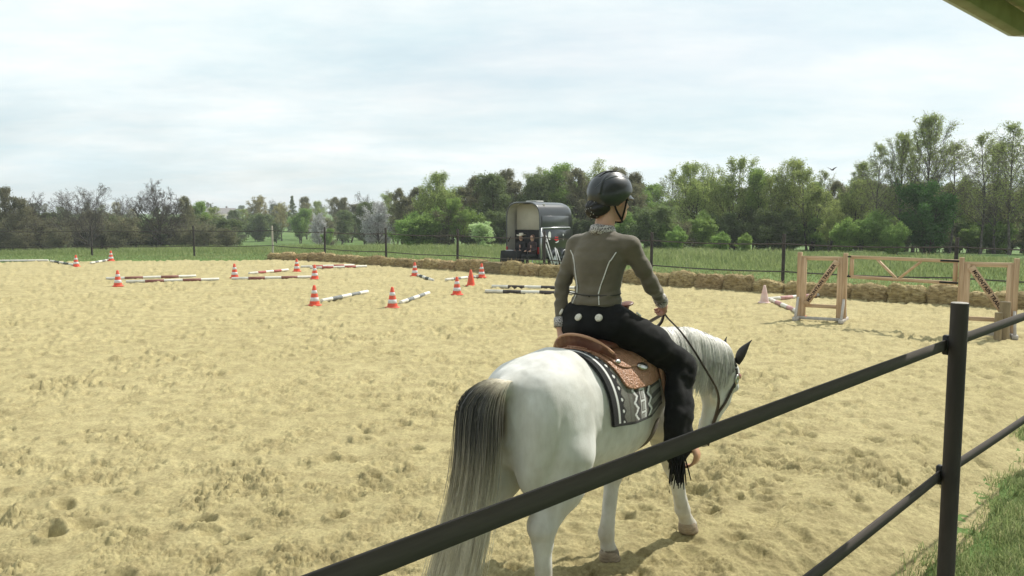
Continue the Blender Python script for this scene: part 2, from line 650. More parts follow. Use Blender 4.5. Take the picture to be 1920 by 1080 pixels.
def grass_mat():
    m = bpy.data.materials.new('meadow_grass'); m.use_nodes = True
    nt = m.node_tree; N = nt.nodes.new; L = nt.links.new
    b = nt.nodes['Principled BSDF']; b.inputs['Roughness'].default_value = .9; b.inputs['Specular IOR Level'].default_value = .15
    tc = N('ShaderNodeTexCoord')
    cols = []
    prev = None
    for sc, a, c, bb in ((.12, (.085, .150, .036), (.12, .195, .05), None), (1.4, (.06, .12, .028), (.14, .215, .06), .5), (.035, (.08, .135, .04), (.14, .19, .06), .4)):
        nz = N('ShaderNodeTexNoise'); nz.inputs['Scale'].default_value = sc; nz.inputs['Detail'].default_value = 6
        L(tc.outputs['Object'], nz.inputs[0])
        mr = N('ShaderNodeMapRange'); mr.inputs[1].default_value = .35; mr.inputs[2].default_value = .65
        L(nz.outputs[0], mr.inputs[0])
        mx = N('ShaderNodeMix'); mx.data_type = 'RGBA'
        mx.inputs[6].default_value = (*a, 1); mx.inputs[7].default_value = (*c, 1); L(mr.outputs[0], mx.inputs[0])
        if prev is None: prev = mx.outputs[2]
        else:
            m2 = N('ShaderNodeMix'); m2.data_type = 'RGBA'; m2.inputs[0].default_value = bb
            L(prev, m2.inputs[6]); L(mx.outputs[2], m2.inputs[7]); prev = m2.outputs[2]
    L(prev, b.inputs['Base Color'])
    nz = N('ShaderNodeTexNoise'); nz.inputs['Scale'].default_value = 6; nz.inputs['Detail'].default_value = 5
    L(tc.outputs['Object'], nz.inputs[0])
    bp = N('ShaderNodeBump'); bp.inputs['Strength'].default_value = .6; bp.inputs['Distance'].default_value = .08
    L(nz.outputs[0], bp.inputs['Height']); L(bp.outputs[0], b.inputs['Normal'])
    return m


M_meadow = grass_mat()
obj('meadow', mesh_np('meadow', V, F, None, True), M_meadow, kind='structure')

# ------------------------------------------------------------------ churned sand
def spec_noise(n, size, lo, hi, beta, seed, aniso=(1, 1)):
    rg = np.random.default_rng(seed)
    f = np.fft.fftfreq(n, size / n)
    FX, FY = np.meshgrid(f * aniso[0], f * aniso[1], indexing='ij')
    k = np.hypot(FX, FY)
    amp = np.where((k > lo) & (k < hi), 1 / np.maximum(k, 1e-6) ** beta, 0)
    h = np.fft.ifft2(amp * np.exp(2j * np.pi * rg.random((n, n)))).real
    return h / h.std()


TN, TS = 1536, 13.0


def sand_tile(seed, prints):
    h = .006 * spec_noise(TN, TS, .25, 3, 1.0, seed)
    c = spec_noise(TN, TS, 8, 58, .45, seed + 2)
    gate = np.clip(.9 + .6 * spec_noise(TN, TS, .25, 3, .8, seed + 3), .25, 2.)
    h += .0088 * gate * spec_noise(TN, TS, 2.5, 14, .9, seed + 1, (1.5, 1))
    h += .0088 * gate * np.where(c > 0, 1.5 * np.tanh(c * .9), c * .6)
    rg = np.random.default_rng(seed + 5)
    px = TS / TN
    w = int(.24 / px)
    g = (np.arange(-w, w + 1)) * px
    GX, GY = np.meshgrid(g, g, indexing='ij')
    for _ in range(prints):
        cx, cy = rg.integers(0, TN, 2)
        a = rg.uniform(0, 6.28); r0 = rg.uniform(.03, .085); dp = r0 * rg.uniform(.25, .75)
        x = GX * math.cos(a) + GY * math.sin(a); y = -GX * math.sin(a) + GY * math.cos(a)
        q = np.hypot(x / 1.25, y) / r0
        bump = -dp * np.exp(-(q / .9) ** 4) + dp * .5 * np.exp(-((q - 1.4) / .3) ** 2) * (.5 + .6 * (x > 0))
        ii = (cx + np.arange(-w, w + 1)) % TN; jj = (cy + np.arange(-w, w + 1)) % TN
        h[np.ix_(ii, jj)] += bump
    return h


def sample(tile, X, Y, size):
    n = tile.shape[0]
    u = (X / size * n) % n; v = (Y / size * n) % n
    i = np.floor(u).astype(int); j = np.floor(v).astype(int); fu = u - i; fv = v - j
    i %= n; j %= n; i1 = (i + 1) % n; j1 = (j + 1) % n
    return tile[i, j] * (1 - fu) * (1 - fv) + tile[i1, j] * fu * (1 - fv) + tile[i, j1] * (1 - fu) * fv + tile[i1, j1] * fu * fv


T1 = sand_tile(1, 1500); T2 = sand_tile(40, 700)


def sand_h(X, Y):
    a = .6; X2 = X * math.cos(a) + Y * math.sin(a) + 3.3; Y2 = -X * math.sin(a) + Y * math.cos(a) + 1.9
    P = np.stack([X / 2.6, Y / 2.6, X * 0], -1).reshape(-1, 3)
    w = np.clip(.5 + .9 * fbm(P, 2, 77).reshape(X.shape), 0, 1)
    h = sample(T1, X, Y, TS) * w + sample(T2, X2, Y2, TS) * (1 - w)
    # churned by many hooves near the rail, smoother harrowed ground farther out
    r = np.hypot(X, Y)
    h = h * np.interp(r, [0, 9, 22, 45], [1.1, 1.15, 1.3, 1.35])
    return np.clip(h, -.09, .09)


th = np.concatenate([np.linspace(-178, -37, 50)[:-1], np.linspace(-37, 37, 720), np.linspace(37, 178, 50)[1:]])
rs = np.concatenate([np.linspace(.3, 3.4, 12), 1 / np.linspace(1 / 3.5, 1 / 47, 540)])
X, Y, F = polar(np.radians(th), rs)
edge = .22 * fbm(np.stack([X / .9, Y / .9, X * 0], -1).reshape(-1, 3), 3, 51).reshape(X.shape)
D = poly_dist(X, Y) + edge * np.interp(Y, [0, 14, 20], [1, 1, .5])
Z = sand_h(X, Y)
# the horse's hooves press into the sand, poles and feet rest on it
Z = Z * np.clip(-D / .4, .15, 1) + .004 - near_dip(X, Y, poly_dist(X, Y))
V = np.stack([X, Y, Z], -1).reshape(-1, 3)
keep = (D.reshape(-1)[F] < 0).all(1)
F = F[keep]
used = np.unique(F); rm = np.full(len(V), -1); rm[used] = np.arange(len(used))


def sand_mat():
    m = bpy.data.materials.new('arena_sand'); m.use_nodes = True
    nt = m.node_tree; N = nt.nodes.new; L = nt.links.new
    b = nt.nodes['Principled BSDF']; b.inputs['Roughness'].default_value = .95; b.inputs['Specular IOR Level'].default_value = .1
    tc = N('ShaderNodeTexCoord')

    def noise(sc, det, lo, hi, rough=.6):
        nz = N('ShaderNodeTexNoise'); nz.inputs['Scale'].default_value = sc; nz.inputs['Detail'].default_value = det
        nz.inputs['Roughness'].default_value = rough
        L(tc.outputs['Object'], nz.inputs[0])
        mr = N('ShaderNodeMapRange'); mr.inputs[1].default_value = lo; mr.inputs[2].default_value = hi
        L(nz.outputs[0], mr.inputs[0]); return mr.outputs[0], nz.outputs[0]

    def mix(f, a, c):
        mx = N('ShaderNodeMix'); mx.data_type = 'RGBA'
        L(f, mx.inputs[0])
        for k, v in ((6, a), (7, c)):
            if isinstance(v, tuple): mx.inputs[k].default_value = (*v, 1)
            else: L(v, mx.inputs[k])
        return mx.outputs[2]
    f1, _ = noise(.35, 4, .35, .65)
    f2, _ = noise(3.2, 10, .36, .58, .75)
    f3, n3 = noise(38, 6, .30, .70, .7)
    a = mix(f1, (.460, .396, .204), (.505, .436, .234))
    c = mix(f1, (.315, .263, .135), (.362, .305, .158))
    d = mix(f2, c, a)
    e = N('ShaderNodeMix'); e.data_type = 'RGBA'; e.blend_type = 'MULTIPLY'; e.inputs[0].default_value = 1
    g = mix(f3, (.66, .65, .63), (1.10, 1.10, 1.10))
    L(d, e.inputs[6]); L(g, e.inputs[7])
    L(e.outputs[2], b.inputs['Base Color'])
    bp = N('ShaderNodeBump'); bp.inputs['Strength'].default_value = 1.; bp.inputs['Distance'].default_value = .016
    _, nb = noise(45, 8, 0, 1, .75)
    L(nb, bp.inputs['Height'])
    L(bp.outputs[0], b.inputs['Normal'])
    return m


obj('sand_arena', mesh_np('sand_arena', V[used], rm[F], None, True), sand_mat(), kind='structure')


# ------------------------------------------------------------------ grass blades
def blades(X, Y, Z, H, W, lean, tone, name, m):
    n = len(X)
    a = RNG.uniform(0, 6.283, n); b = RNG.uniform(0, 6.283, n)
    root = np.stack([X, Y, Z - .01], 1)
    sdv = np.stack([np.cos(a), np.sin(a), 0 * a], 1) * W[:, None]
    ld = np.stack([np.cos(b), np.sin(b), 0 * b], 1) * (H * lean)[:, None]
    up = np.array([0, 0, 1.])
    m1 = root + ld * .35 + up * (H * .6)[:, None]; tp = root + ld + up * (H * (1 - .25 * lean))[:, None]
    V = np.stack([root - sdv, root + sdv, m1 + sdv * .7, m1 - sdv * .7, tp], 1).reshape(-1, 3)
    i = np.arange(n)[:, None] * 5
    F4 = i + np.array([[0, 1, 2, 3]]); F3 = i + np.array([[3, 2, 4]])
    return mesh_np(name, V, [F4, F3], np.repeat(tone, 5), False)


M_blade = mat('grass_blade', (.8, .8, .8), (1.0, 1.0, 1.0), 2, rough=.6, spec=.25, transl=.5,
              tint=[(0., (.14, .185, .06)), (.45, (.245, .30, .115)), (.8, (.34, .39, .17)), (1., (.45, .43, .23))])


def scatter(n, x0, x1, y0, y1, fn):
    X = RNG.uniform(x0, x1, n); Y = RNG.uniform(y0, y1, n)
    k = fn(X, Y)
    return X[k], Y[k]


def near_fn(X, Y):
    D = poly_dist(X, Y) + .22 * fbm(np.stack([X / .9, Y / .9, X * 0], 1), 3, 51)
    dens = np.clip((D + .16) / .26, .0, 1)
    return (RNG.random(len(X)) < dens) & (np.abs(X) < Y * .78 + .5) & (D < 3.5)


X, Y = scatter(320000, 1.2, 9.5, 3.4, 13, near_fn)
n = len(X); cl = fbm(np.stack([X / .25, Y / .25, X * 0], 1), 2, 5)
H = np.clip(RNG.uniform(.04, .11, n) * (1 + .45 * cl), .02, .2)
tone = np.clip(.58 + .18 * RNG.normal(0, 1, n) + .12 * cl, 0, 1)
Zg = terr(X, Y)
obj('grass_verge', blades(X, Y, Zg, H, RNG.uniform(.0025, .005, n), RNG.uniform(.2, .9, n), tone, 'grass_verge', M_blade), M_blade,
    kind='stuff', label='short green grass beside the near fence post', cat='grass')


def far_fn(X, Y):
    D = poly_dist(X, Y) + .2 * fbm(np.stack([X / .8, Y / .8, X * 0], 1), 2, 53)
    return (D > .05) & (D < 24) & (np.abs(X) < Y * .70 + 2) & (Y > 15) & (np.hypot(X, Y) < 66) & (RNG.random(len(X)) < np.interp(np.hypot(X, Y), [18, 30, 66], [1, .8, .5]))


X, Y = scatter(430000, -46, 34, 15, 66, far_fn)
n = len(X); cl = fbm(np.stack([X / 1.3, Y / 1.3, X * 0], 1), 3, 15)
Dm = poly_dist(X, Y)
tall = np.interp(Dm, [0, 3, 6, 9, 14, 24], [.10, .09, .12, .24, .34, .30])       # mown strip by the rail, long grass beyond
H = np.clip(tall * RNG.uniform(.6, 1.25, n) * (1 + .5 * cl), .04, .7)
tone = np.clip(.42 + .16 * RNG.normal(0, 1, n) + .16 * cl + .10 * (Dm < 7), 0, 1)
obj('meadow_grass', blades(X, Y, terr(X, Y), H, RNG.uniform(.011, .022, n), RNG.uniform(.2, .8, n), tone, 'meadow_grass', M_blade), M_blade,
    kind='stuff', label='long green meadow grass behind the far fence', cat='grass')
# kind, x, y, height, widening
TREE_L = [('dark_b',-55.9,88,7.5,1.0), ('dark_b',-52.0,86,6.9,1.0), ('bare_a',-53.3,92,7.0,0.9), ('bare_b',-50.9,94,7.5,1.1), ('bare_b',-45.4,88,7.5,1.25),
    ('bare_a',-38.7,90,7.9,1.25), ('dark_b',-38.1,96,6.3,0.8), ('green_a',-39.2,104,6.1,0.9), ('willow_b',-42.6,118,5.5,1.0), ('fir',-83.7,230,6.6,0.6),
    ('ochre',-46.2,150,7.9,1.1), ('ochre',-39.2,140,6.5,1.0), ('dark_a',-50.2,150,5.2,1.0), ('willow_b',-51.5,160,5.7,1.0), ('fir',-53.1,200,8.6,0.8),
    ('dark_b',-37.3,150,7.7,1.0), ('willow_b',-39.5,170,7.3,1.0), ('green_a',-32.2,125,5.3,1.0), ('blossom',-25.6,110,4.8,0.9), ('dark_b',-29.6,140,7.3,1.0),
    ('dark_b',-25.6,130,7.0,1.2), ('bare_b',-24.8,140,8.5,0.8), ('dark_a',-20.1,112,6.1,1.1), ('blossom',-13.2,84,4.8,1.3), ('blossom',-14.5,86,3.5,1.3),
    ('willow_b',-14.1,100,6.7,1.0), ('dark_a',-24.8,120,5.0,1.2), ('dark_b',-11.1,84,6.0,0.9), ('green_a',-21.6,96,2.4,1.0), ('bare_b',-61.1,92,7.4,1.0),
    ('dark_b',-65.5,95,7.6,1.0), ('bare_b',-45.5,96,6.8,1.1), ('bare_b',-48.3,170,7.8,1.0), ('bush_brown',-57.8,85.0,2.8,1.5),
    ('bush_brown',-55.4,84.5,4.1,1.5), ('bush_brown',-54.8,85.9,2.6,1.5), ('bush_brown',-54.2,88.4,3.6,1.5), ('bush_brown',-50.7,85.2,2.6,1.5),
    ('bush_brown',-50.6,89.4,4.1,1.5), ('bush_brown',-46.3,84.2,2.6,1.5), ('bush_brown',-47.9,91.4,3.6,1.5), ('bush_brown',-45.6,90.4,3.4,1.5),
    ('bush_brown',-40.5,84.8,3.6,1.5), ('bush_brown',-41.3,89.4,2.8,1.5), ('bush_dark',-39.8,90.7,3.1,1.5), ('bush_brown',-37.8,91.2,2.9,1.5),
    ('bush_brown',-35.8,91.9,2.9,1.5), ('bush_brown',-32.0,86.6,2.9,1.5), ('bush_brown',-29.8,85.7,2.4,1.5), ('bush_dark',-65.8,96.5,4.2,1.5),
    ('bush_dark',-66.9,102.4,4.8,1.5), ('bush_brown',-62.1,99.4,4.8,1.5), ('bush_brown',-60.0,100.9,5.3,1.5), ('bush_dark',-57.8,103.4,5.0,1.5),
    ('bush_brown',-51.7,98.5,5.2,1.5), ('bush_brown',-51.4,103.8,5.0,1.5), ('bush_dark',-45.7,96.3,4.1,1.5), ('bush_dark',-43.0,97.1,4.1,1.5),
    ('bush_dark',-41.2,100.2,4.5,1.5), ('bush_brown',-39.4,103.5,4.7,1.5), ('bush_dark',-35.7,101.7,4.0,1.5), ('bush_dark',-47.6,133.2,3.7,1.3),
    ('bush_brown',-49.9,149.6,4.1,1.3), ('bush_dark',-42.4,137.1,4.6,1.3), ('dark_a',-36.5,127.4,3.1,1.3), ('dark_a',-36.1,140.8,4.6,1.3),
    ('bush_brown',-26.4,115.7,4.1,1.3), ('dark_a',-28.2,135.7,4.1,1.3), ('bush_dark',-26.1,141.5,3.1,1.3), ('bush_dark',-20.2,128.2,3.4,1.3),
    ('dark_b',-232.5,342.0,5.9,1.3), ('green_a',-237.7,356.5,5.4,1.3), ('dark_a',-216.8,337.9,6.2,1.3), ('green_a',-187.5,300.1,4.9,1.3),
    ('ochre',-224.7,375.3,6.1,1.3), ('dark_a',-181.4,314.1,6.4,1.3), ('dark_b',-212.0,374.9,5.5,1.3), ('green_a',-159.5,293.4,5.3,1.3),
    ('dark_b',-155.6,301.4,6.8,1.3), ('willow_b',-180.5,362.0,5.5,1.3), ('ochre',-157.6,328.2,7.0,1.3), ('ochre',-120.2,260.6,5.5,1.3),
    ('green_a',-134.8,312.1,5.0,1.3), ('dark_a',-132.5,314.8,5.5,1.3), ('green_a',-127.1,325.3,5.1,1.3), ('dark_b',-139.7,376.5,6.7,1.3),
    ('dark_a',-132.2,368.4,5.2,1.3), ('dark_a',-121.2,368.0,5.6,1.3), ('dark_b',-85.9,274.5,6.5,1.3), ('dark_a',-93.8,323.0,6.5,1.3),
    ('green_a',-75.8,275.0,5.6,1.3), ('green_a',-88.8,353.9,6.5,1.3), ('dark_a',-85.7,366.5,7.1,1.3), ('dark_a',-76.5,370.6,5.2,1.3),
    ('dark_b',-62.0,328.5,6.7,1.3), ('willow_b',-57.0,334.2,6.3,1.3), ('dark_b',-52.1,353.2,7.6,1.3), ('dark_b',-32.9,265.5,7.6,1.3),
    ('ochre',-36.6,362.5,7.4,1.3)]
TREE_R = [('willow_a',-7.4,72,6.3,1.0), ('willow_b',-5.6,70,6.5,1.0), ('green_a',-4.2,66,4.0,0.9), ('dark_b',-3.5,72,6.2,1.0), ('dark_a',-1.6,70,6.3,1.0),
    ('dark_b',0.1,74,7.0,1.0), ('dark_a',1.9,72,6.4,1.0), ('willow_a',2.7,76,7.4,1.0), ('green_a',4.6,72,7.3,1.0), ('willow_a',6.9,74,7.8,1.0),
    ('dark_b',5.6,70,6.6,1.0), ('dark_b',8.3,68,6.5,1.0), ('dark_b',10.0,66,6.0,0.9), ('dark_a',9.7,72,6.0,1.1), ('birch_b',12.7,66,6.3,0.8),
    ('birch_a',14.2,68,6.1,0.8), ('willow_b',13.5,60,6.4,1.0), ('willow_a',15.4,62,6.4,1.0), ('willow_b',16.4,60,6.8,0.9), ('willow_a',18.3,58,6.2,0.9),
    ('willow_b',19.4,58,6.4,0.8), ('willow_b',20.2,56,5.6,0.9), ('green_a',17.8,60,5.8,0.9), ('dark_b',23.2,60,5.0,1.0), ('willow_b',23.7,58,5.1,1.0),
    ('dark_b',27.2,64,5.5,1.0), ('birch_b',24.0,54,7.1,0.9), ('birch_a',25.3,54,7.9,0.8), ('birch_a',26.3,52,8.9,1.0), ('birch_b',28.5,50,7.4,1.0),
    ('birch_b',29.7,49,7.9,1.0), ('birch_a',30.8,48,7.1,1.0), ('birch_b',28.2,53,7.2,1.1), ('birch_a',24.6,58,6.4,1.0), ('birch_b',27.3,56,7.8,1.1),
    ('birch_a',31.7,54,7.4,1.1), ('birch_b',23.3,62,6.0,1.0), ('hawthorn',25.3,50,4.4,1.0), ('dark_b',32.5,58,5.0,1.2), ('dark_b',33.6,56,5.0,1.2),
    ('dark_a',28.6,60,4.9,1.1), ('dark_b',33.2,52,4.8,1.2), ('dark_a',34.1,50,4.8,1.2), ('dark_b',32.1,60,5.0,1.1), ('bush_pale',-2.0,57,1.9,1.7),
    ('bush_green',8.0,56,2.6,1.0), ('bush_green',9.8,54,2.3,1.1), ('bush_green',10.3,52,1.7,1.0), ('bush_green',12.6,50,1.3,1.2),
    ('bush_green',14.1,50,1.2,1.0), ('bush_green',12.7,56,2.7,1.0), ('bush_green',20.4,50,2.2,1.2), ('bush_green',21.7,50,2.6,1.1),
    ('willow_a',20.0,52,3.3,1.1), ('bush_green',22.4,48,1.9,1.0), ('bush_green',-8.4,67.3,3.0,1.3), ('bush_green',-6.7,67.4,3.3,1.3),
    ('bush_brown',-5.3,66.5,3.4,1.3), ('bush_green',-3.7,68.3,3.5,1.3), ('bush_green',-2.3,69.1,3.1,1.3), ('bush_dark',-0.8,67.7,3.0,1.3),
    ('bush_green',0.8,67.3,2.2,1.3), ('bush_green',2.1,67.0,2.8,1.3), ('bush_dark',3.8,66.9,3.3,1.3), ('bush_dark',5.4,67.5,2.3,1.3),
    ('bush_brown',6.4,68.8,2.3,1.3), ('bush_green',8.3,68.9,2.8,1.3), ('bush_dark',8.4,58.3,2.6,1.3), ('bush_dark',9.0,54.3,2.9,1.3),
    ('bush_dark',10.5,56.3,2.2,1.3), ('bush_brown',11.5,54.7,2.1,1.3), ('bush_green',13.9,59.7,2.5,1.3), ('bush_dark',14.4,58.6,2.6,1.3),
    ('bush_dark',15.7,58.5,2.1,1.3), ('bush_dark',17.5,59.2,3.0,1.3), ('bush_dark',17.3,55.1,2.8,1.3), ('bush_green',19.4,57.6,2.1,1.3),
    ('bush_green',20.6,56.3,2.9,1.3), ('bush_green',23.1,59.8,2.8,1.3), ('bush_green',22.6,56.4,2.2,1.3), ('bush_dark',24.7,58.5,2.2,1.3),
    ('bush_green',26.6,59.1,3.2,1.3), ('bush_dark',26.7,57.1,2.2,1.3), ('bush_brown',29.2,59.1,2.7,1.3), ('bush_brown',29.0,55.8,2.9,1.3),
    ('bush_green',30.6,57.4,3.0,1.3), ('bush_green',30.8,54.9,2.1,1.3), ('bush_green',32.2,55.2,2.6,1.3), ('bush_dark',35.2,58.3,2.4,1.3),
    ('bush_green',37.2,59.3,3.4,1.3), ('bush_dark',37.7,57.9,2.6,1.3), ('bush_dark',39.8,59.1,3.3,1.3), ('dark_b',-9.7,81.6,5.9,1.1),
    ('dark_a',-7.4,83.1,5.7,1.1), ('green_a',-5.7,81.1,5.6,1.1), ('dark_a',-3.8,90.0,6.9,1.1), ('green_a',-0.9,88.8,6.8,1.1), ('dark_a',1.5,85.2,6.3,1.1),
    ('dark_b',4.4,88.9,6.6,1.1), ('dark_b',6.2,81.4,6.3,1.1), ('willow_b',9.0,90.6,6.1,1.1), ('dark_a',11.8,88.4,6.3,1.1), ('green_a',11.5,70.1,5.0,1.1),
    ('green_a',14.6,79.2,6.1,1.1), ('dark_a',16.1,73.1,6.0,1.1), ('green_a',18.4,73.9,5.9,1.1), ('dark_b',21.2,78.5,5.7,1.1), ('dark_a',22.0,73.8,5.1,1.1),
    ('willow_b',24.9,75.1,5.7,1.1), ('green_a',27.6,75.9,6.2,1.1), ('dark_b',28.8,73.6,5.4,1.1), ('green_a',28.7,69.8,5.9,1.1), ('dark_b',32.1,73.1,5.9,1.1),
    ('green_a',37.9,79.2,6.3,1.1), ('dark_a',38.9,77.9,6.6,1.1), ('green_a',40.1,75.5,5.9,1.1), ('dark_a',38.1,68.6,5.5,1.1), ('willow_b',45.2,76.5,6.0,1.1),
    ('dark_b',47.8,77.2,6.2,1.1), ('dark_b',44.3,68.8,5.9,1.1), ('green_a',51.5,77.2,5.9,1.1), ('willow_b',54.9,78.7,6.8,1.1)]

# ------------------------------------------------------------------ trees
def unit(v): return v / (np.linalg.norm(v) + 1e-9)


class Tree:
    def __init__(s, seed, **k):
        s.rg = np.random.default_rng(seed)
        s.k = dict(H=9., stems=1, tr=.16, first=.22, limbs=16, sub=7, twig=6, fine=0, spread=.42, rise=.55, up=.10, wander=.10,
                   shape='round', leaves=14000, leaf=.085, scat=.22, lvl=3, minr=.010, tilt=.12, droop=0., ltop=0., lead=.93, fan=.35)
        s.k.update(k)
        s.B = {1: [], 2: [], 3: [], 4: [], 5: []}
        s.build()

    def poly(s, p, d, L, r0, r1, n, wander, up):
        P = [p]; d = np.array(d, float)
        for i in range(n - 1):
            d = unit(d + s.rg.normal(0, wander, 3) + np.array([0, 0, up]))
            P.append(P[-1] + d * L / (n - 1))
        return np.array(P), np.linspace(r0, r1, n)

    def prof(s, h):
        sh = s.k['shape']
        if sh == 'round': return math.sqrt(max(.05, 1 - ((h - .52) / .56) ** 2))
        if sh == 'oval': return max(.16, math.sin(math.pi * min(1, max(0.02, h * .92 + .06))) ** .7)
        if sh == 'vase': return .35 + .75 * h * (1.25 - h) * 2
        if sh == 'cone': return max(.07, 1.05 - h)
        return 1.

    def kids(s, lev, par, n, Lf, ang, lo=.25):
        P, r = par
        Lp = np.linalg.norm(P[-1] - P[0])
        m = len(P)
        out = []
        for i in range(n):
            t = lo + (1 - lo) * (i + s.rg.random()) / n
            x = t * (m - 1); j = min(int(x), m - 2); f = x - j
            p = P[j] * (1 - f) + P[j + 1] * f
            d0 = unit(P[j + 1] - P[j])
            a = unit(np.cross(d0, s.rg.normal(0, 1, 3)))
            an = ang * s.rg.uniform(.6, 1.3)
            d = unit(d0 * math.cos(an) + a * math.sin(an) + np.array([0, 0, s.k['up'] - s.k['droop'] * (lev - 2)]))
            L = Lp * Lf * s.rg.uniform(.55, 1.15) * (1.15 - .6 * t)
            rr = max(s.k['minr'], (r[j] * (1 - f) + r[j + 1] * f) * .55)
            out.append(s.poly(p, d, L, rr, max(s.k['minr'] * .7, rr * .4), 5 if lev == 3 else 3, s.k['wander'] * 1.3, s.k['up'] * .6 - s.k['droop']))
        return out

    def build(s):
        k = s.k; H = k['H']
        for st in range(k['stems']):
            a = s.rg.uniform(0, 6.28); tl = k['tilt'] * (1 if k['stems'] == 1 else 2.2) * s.rg.uniform(.4, 1)
            d = unit(np.array([math.cos(a) * tl, math.sin(a) * tl, 1]))
            base = np.array([math.cos(a), math.sin(a), 0]) * (.0 if k['stems'] == 1 else .22) + np.array([0, 0, -.3])
            hh = H * (k['lead'] if st == 0 else s.rg.uniform(.65, .9))
            T = s.poly(base, d, hh + .3, k['tr'] * (1 if k['stems'] == 1 else .7), k['minr'] * 1.5, 12, k['wander'] * .35, .06)
            s.B[1].append(T)
            P, r = T
            nl = max(5, int(k['limbs'] / k['stems'] * 1.2)) if k['stems'] > 1 else k['limbs']
            for i in range(nl):
                h = k['first'] + (1 - k['first']) * (i + s.rg.random() * .8) / nl
                x = h * 11; j = min(int(x), 10); f = x - j
                p = P[j] * (1 - f) + P[j + 1] * f
                az = i * 2.399 + s.rg.uniform(-.4, .4)
                L = H * k['spread'] * s.prof(h) * s.rg.uniform(.75, 1.15)
                el = k['rise'] * s.rg.uniform(.6, 1.25) + k['fan'] * h
                d = np.array([math.cos(az) * math.cos(el), math.sin(az) * math.cos(el), math.sin(el)])
                rr = max(k['minr'] * 1.6, (r[j] * (1 - f) + r[j + 1] * f) * .5)
                s.B[2].append(s.poly(p, d, L, rr, k['minr'], 7, k['wander'], k['up'] - k['droop'] * .5))
        for b in s.B[2]: s.B[3] += s.kids(3, b, k['sub'], .52, .75, .2)
        for b in s.B[3]: s.B[4] += s.kids(4, b, k['twig'], .55, .8, .15)
        if k['fine']:
            for b in s.B[4]: s.B[5] += s.kids(5, b, k['fine'], .6, .8, .1)

    def wood(s, name):
        Vs = []; Fs = []; n0 = 0
        for lv, sides in ((1, 7), (2, 5), (3, 4), (4, 3), (5, 3)):
            if not s.B[lv]: continue
            P = np.array([b[0] for b in s.B[lv]]); r = np.array([b[1] for b in s.B[lv]])
            if lv == 1: r[:, 0] *= 1.5
            V, F = tubes(P, r, sides)
            Vs.append(V); Fs.append(F + n0); n0 += len(V)
        return mesh_np(name, np.concatenate(Vs), np.concatenate(Fs), None, True)

    def crown(s, name):
        k = s.k; n = k['leaves']
        src = s.B[5] or s.B[4]
        if k['lvl'] == 3: src = src + s.B[3]
        P = np.array([b[0][-3:] for b in src])
        bi = s.rg.integers(0, len(P), n); t = s.rg.uniform(0, 1.999, n); j = t.astype(int); f = (t - j)[:, None]
        c = P[bi, j] * (1 - f) + P[bi, j + 1] * f + s.rg.normal(0, k['scat'], (n, 3)) * np.array([1, 1, .8])
        c[:, 2] = np.maximum(c[:, 2], .05)
        if k['ltop']:
            c = c[s.rg.random(n) < np.clip(1.2 - k['ltop'] * c[:, 2] / k['H'], .1, 1)]; n = len(c)
        u = s.rg.normal(0, 1, (n, 3)); u /= np.linalg.norm(u, axis=1, keepdims=True)
        w = np.cross(u, s.rg.normal(0, 1, (n, 3))); w /= np.linalg.norm(w, axis=1, keepdims=True)
        sz = k['leaf'] * s.rg.uniform(.6, 1.35, n)[:, None]
        V = np.stack([c - u * sz, c + w * sz * .55, c + u * sz, c - w * sz * .55], 1).reshape(-1, 3)
        F = np.arange(n * 4).reshape(-1, 4)
        cl = fbm(c / .9, 2, 3)
        tn = np.clip(.5 + .17 * s.rg.normal(0, 1, n) + .22 * cl, 0, 1)
        return mesh_np(name, V, F, np.repeat(tn, 4), False)


def leafmat(name, lo, mid, hi, tr=.35):
    return mat(name, (.92, .92, .92), (1.05, 1.05, 1.05), .6, rough=.65, spec=.2, transl=tr, rand=.12, tint=[(0., lo), (.5, mid), (1., hi)])


M_bark = mat('bark_grey', (.050, .042, .034), (.095, .082, .066), 5, rough=.95, bump=.7, bscale=14, stretch=(1, 1, .25), bdist=.03)
M_bark2 = mat('bark_brown', (.036, .028, .021), (.070, .055, .042), 5, rough=.95, bump=.7, bscale=14, stretch=(1, 1, .25), bdist=.03)
M_birch = mat('bark_birch', (.06, .05, .045), (.16, .145, .125), 4, rough=.85, bump=.4, bscale=14, stretch=(1, 1, 2), lo=.45, hi=.6)
L_willow = leafmat('leaf_willow', (0.176, 0.224, 0.067), (0.299, 0.360, 0.111), (0.434, 0.489, 0.183), .5)
L_green = leafmat('leaf_green', (0.143, 0.224, 0.054), (0.237, 0.353, 0.090), (0.353, 0.461, 0.143), .5)
L_dark = leafmat('leaf_dark', (0.090, 0.122, 0.046), (0.150, 0.197, 0.074), (0.224, 0.271, 0.111), .45)
L_brown = leafmat('leaf_budding', (0.129, 0.125, 0.071), (0.210, 0.206, 0.114), (0.299, 0.284, 0.160), .45)
L_ochre = leafmat('leaf_ochre', (0.244, 0.224, 0.096), (0.393, 0.353, 0.163), (0.501, 0.461, 0.231), .45)
L_haw = leafmat('leaf_hawthorn', (0.046, 0.114, 0.029), (0.084, 0.190, 0.046), (0.143, 0.271, 0.074), .45)
L_blos = leafmat('leaf_blossom', (0.353, 0.346, 0.339), (0.570, 0.563, 0.556), (0.760, 0.753, 0.746), .35)
L_pale = leafmat('leaf_pale', (0.299, 0.407, 0.176), (0.489, 0.610, 0.299), (0.678, 0.773, 0.474), .45)

TP = {}


def proto(key, wood_mat, leaf_mat, seed, **k):
    t = Tree(seed, **k)
    w = t.wood('trunk_' + key); w.materials.append(wood_mat)
    c = None
    if k.get('leaves', 14000):
        c = t.crown('crown_' + key); c.materials.append(leaf_mat)
    zs = np.empty(len(w.vertices) * 3, np.float32); w.vertices.foreach_get('co', zs)
    TP[key] = (w, c, float(zs[2::3].max()))


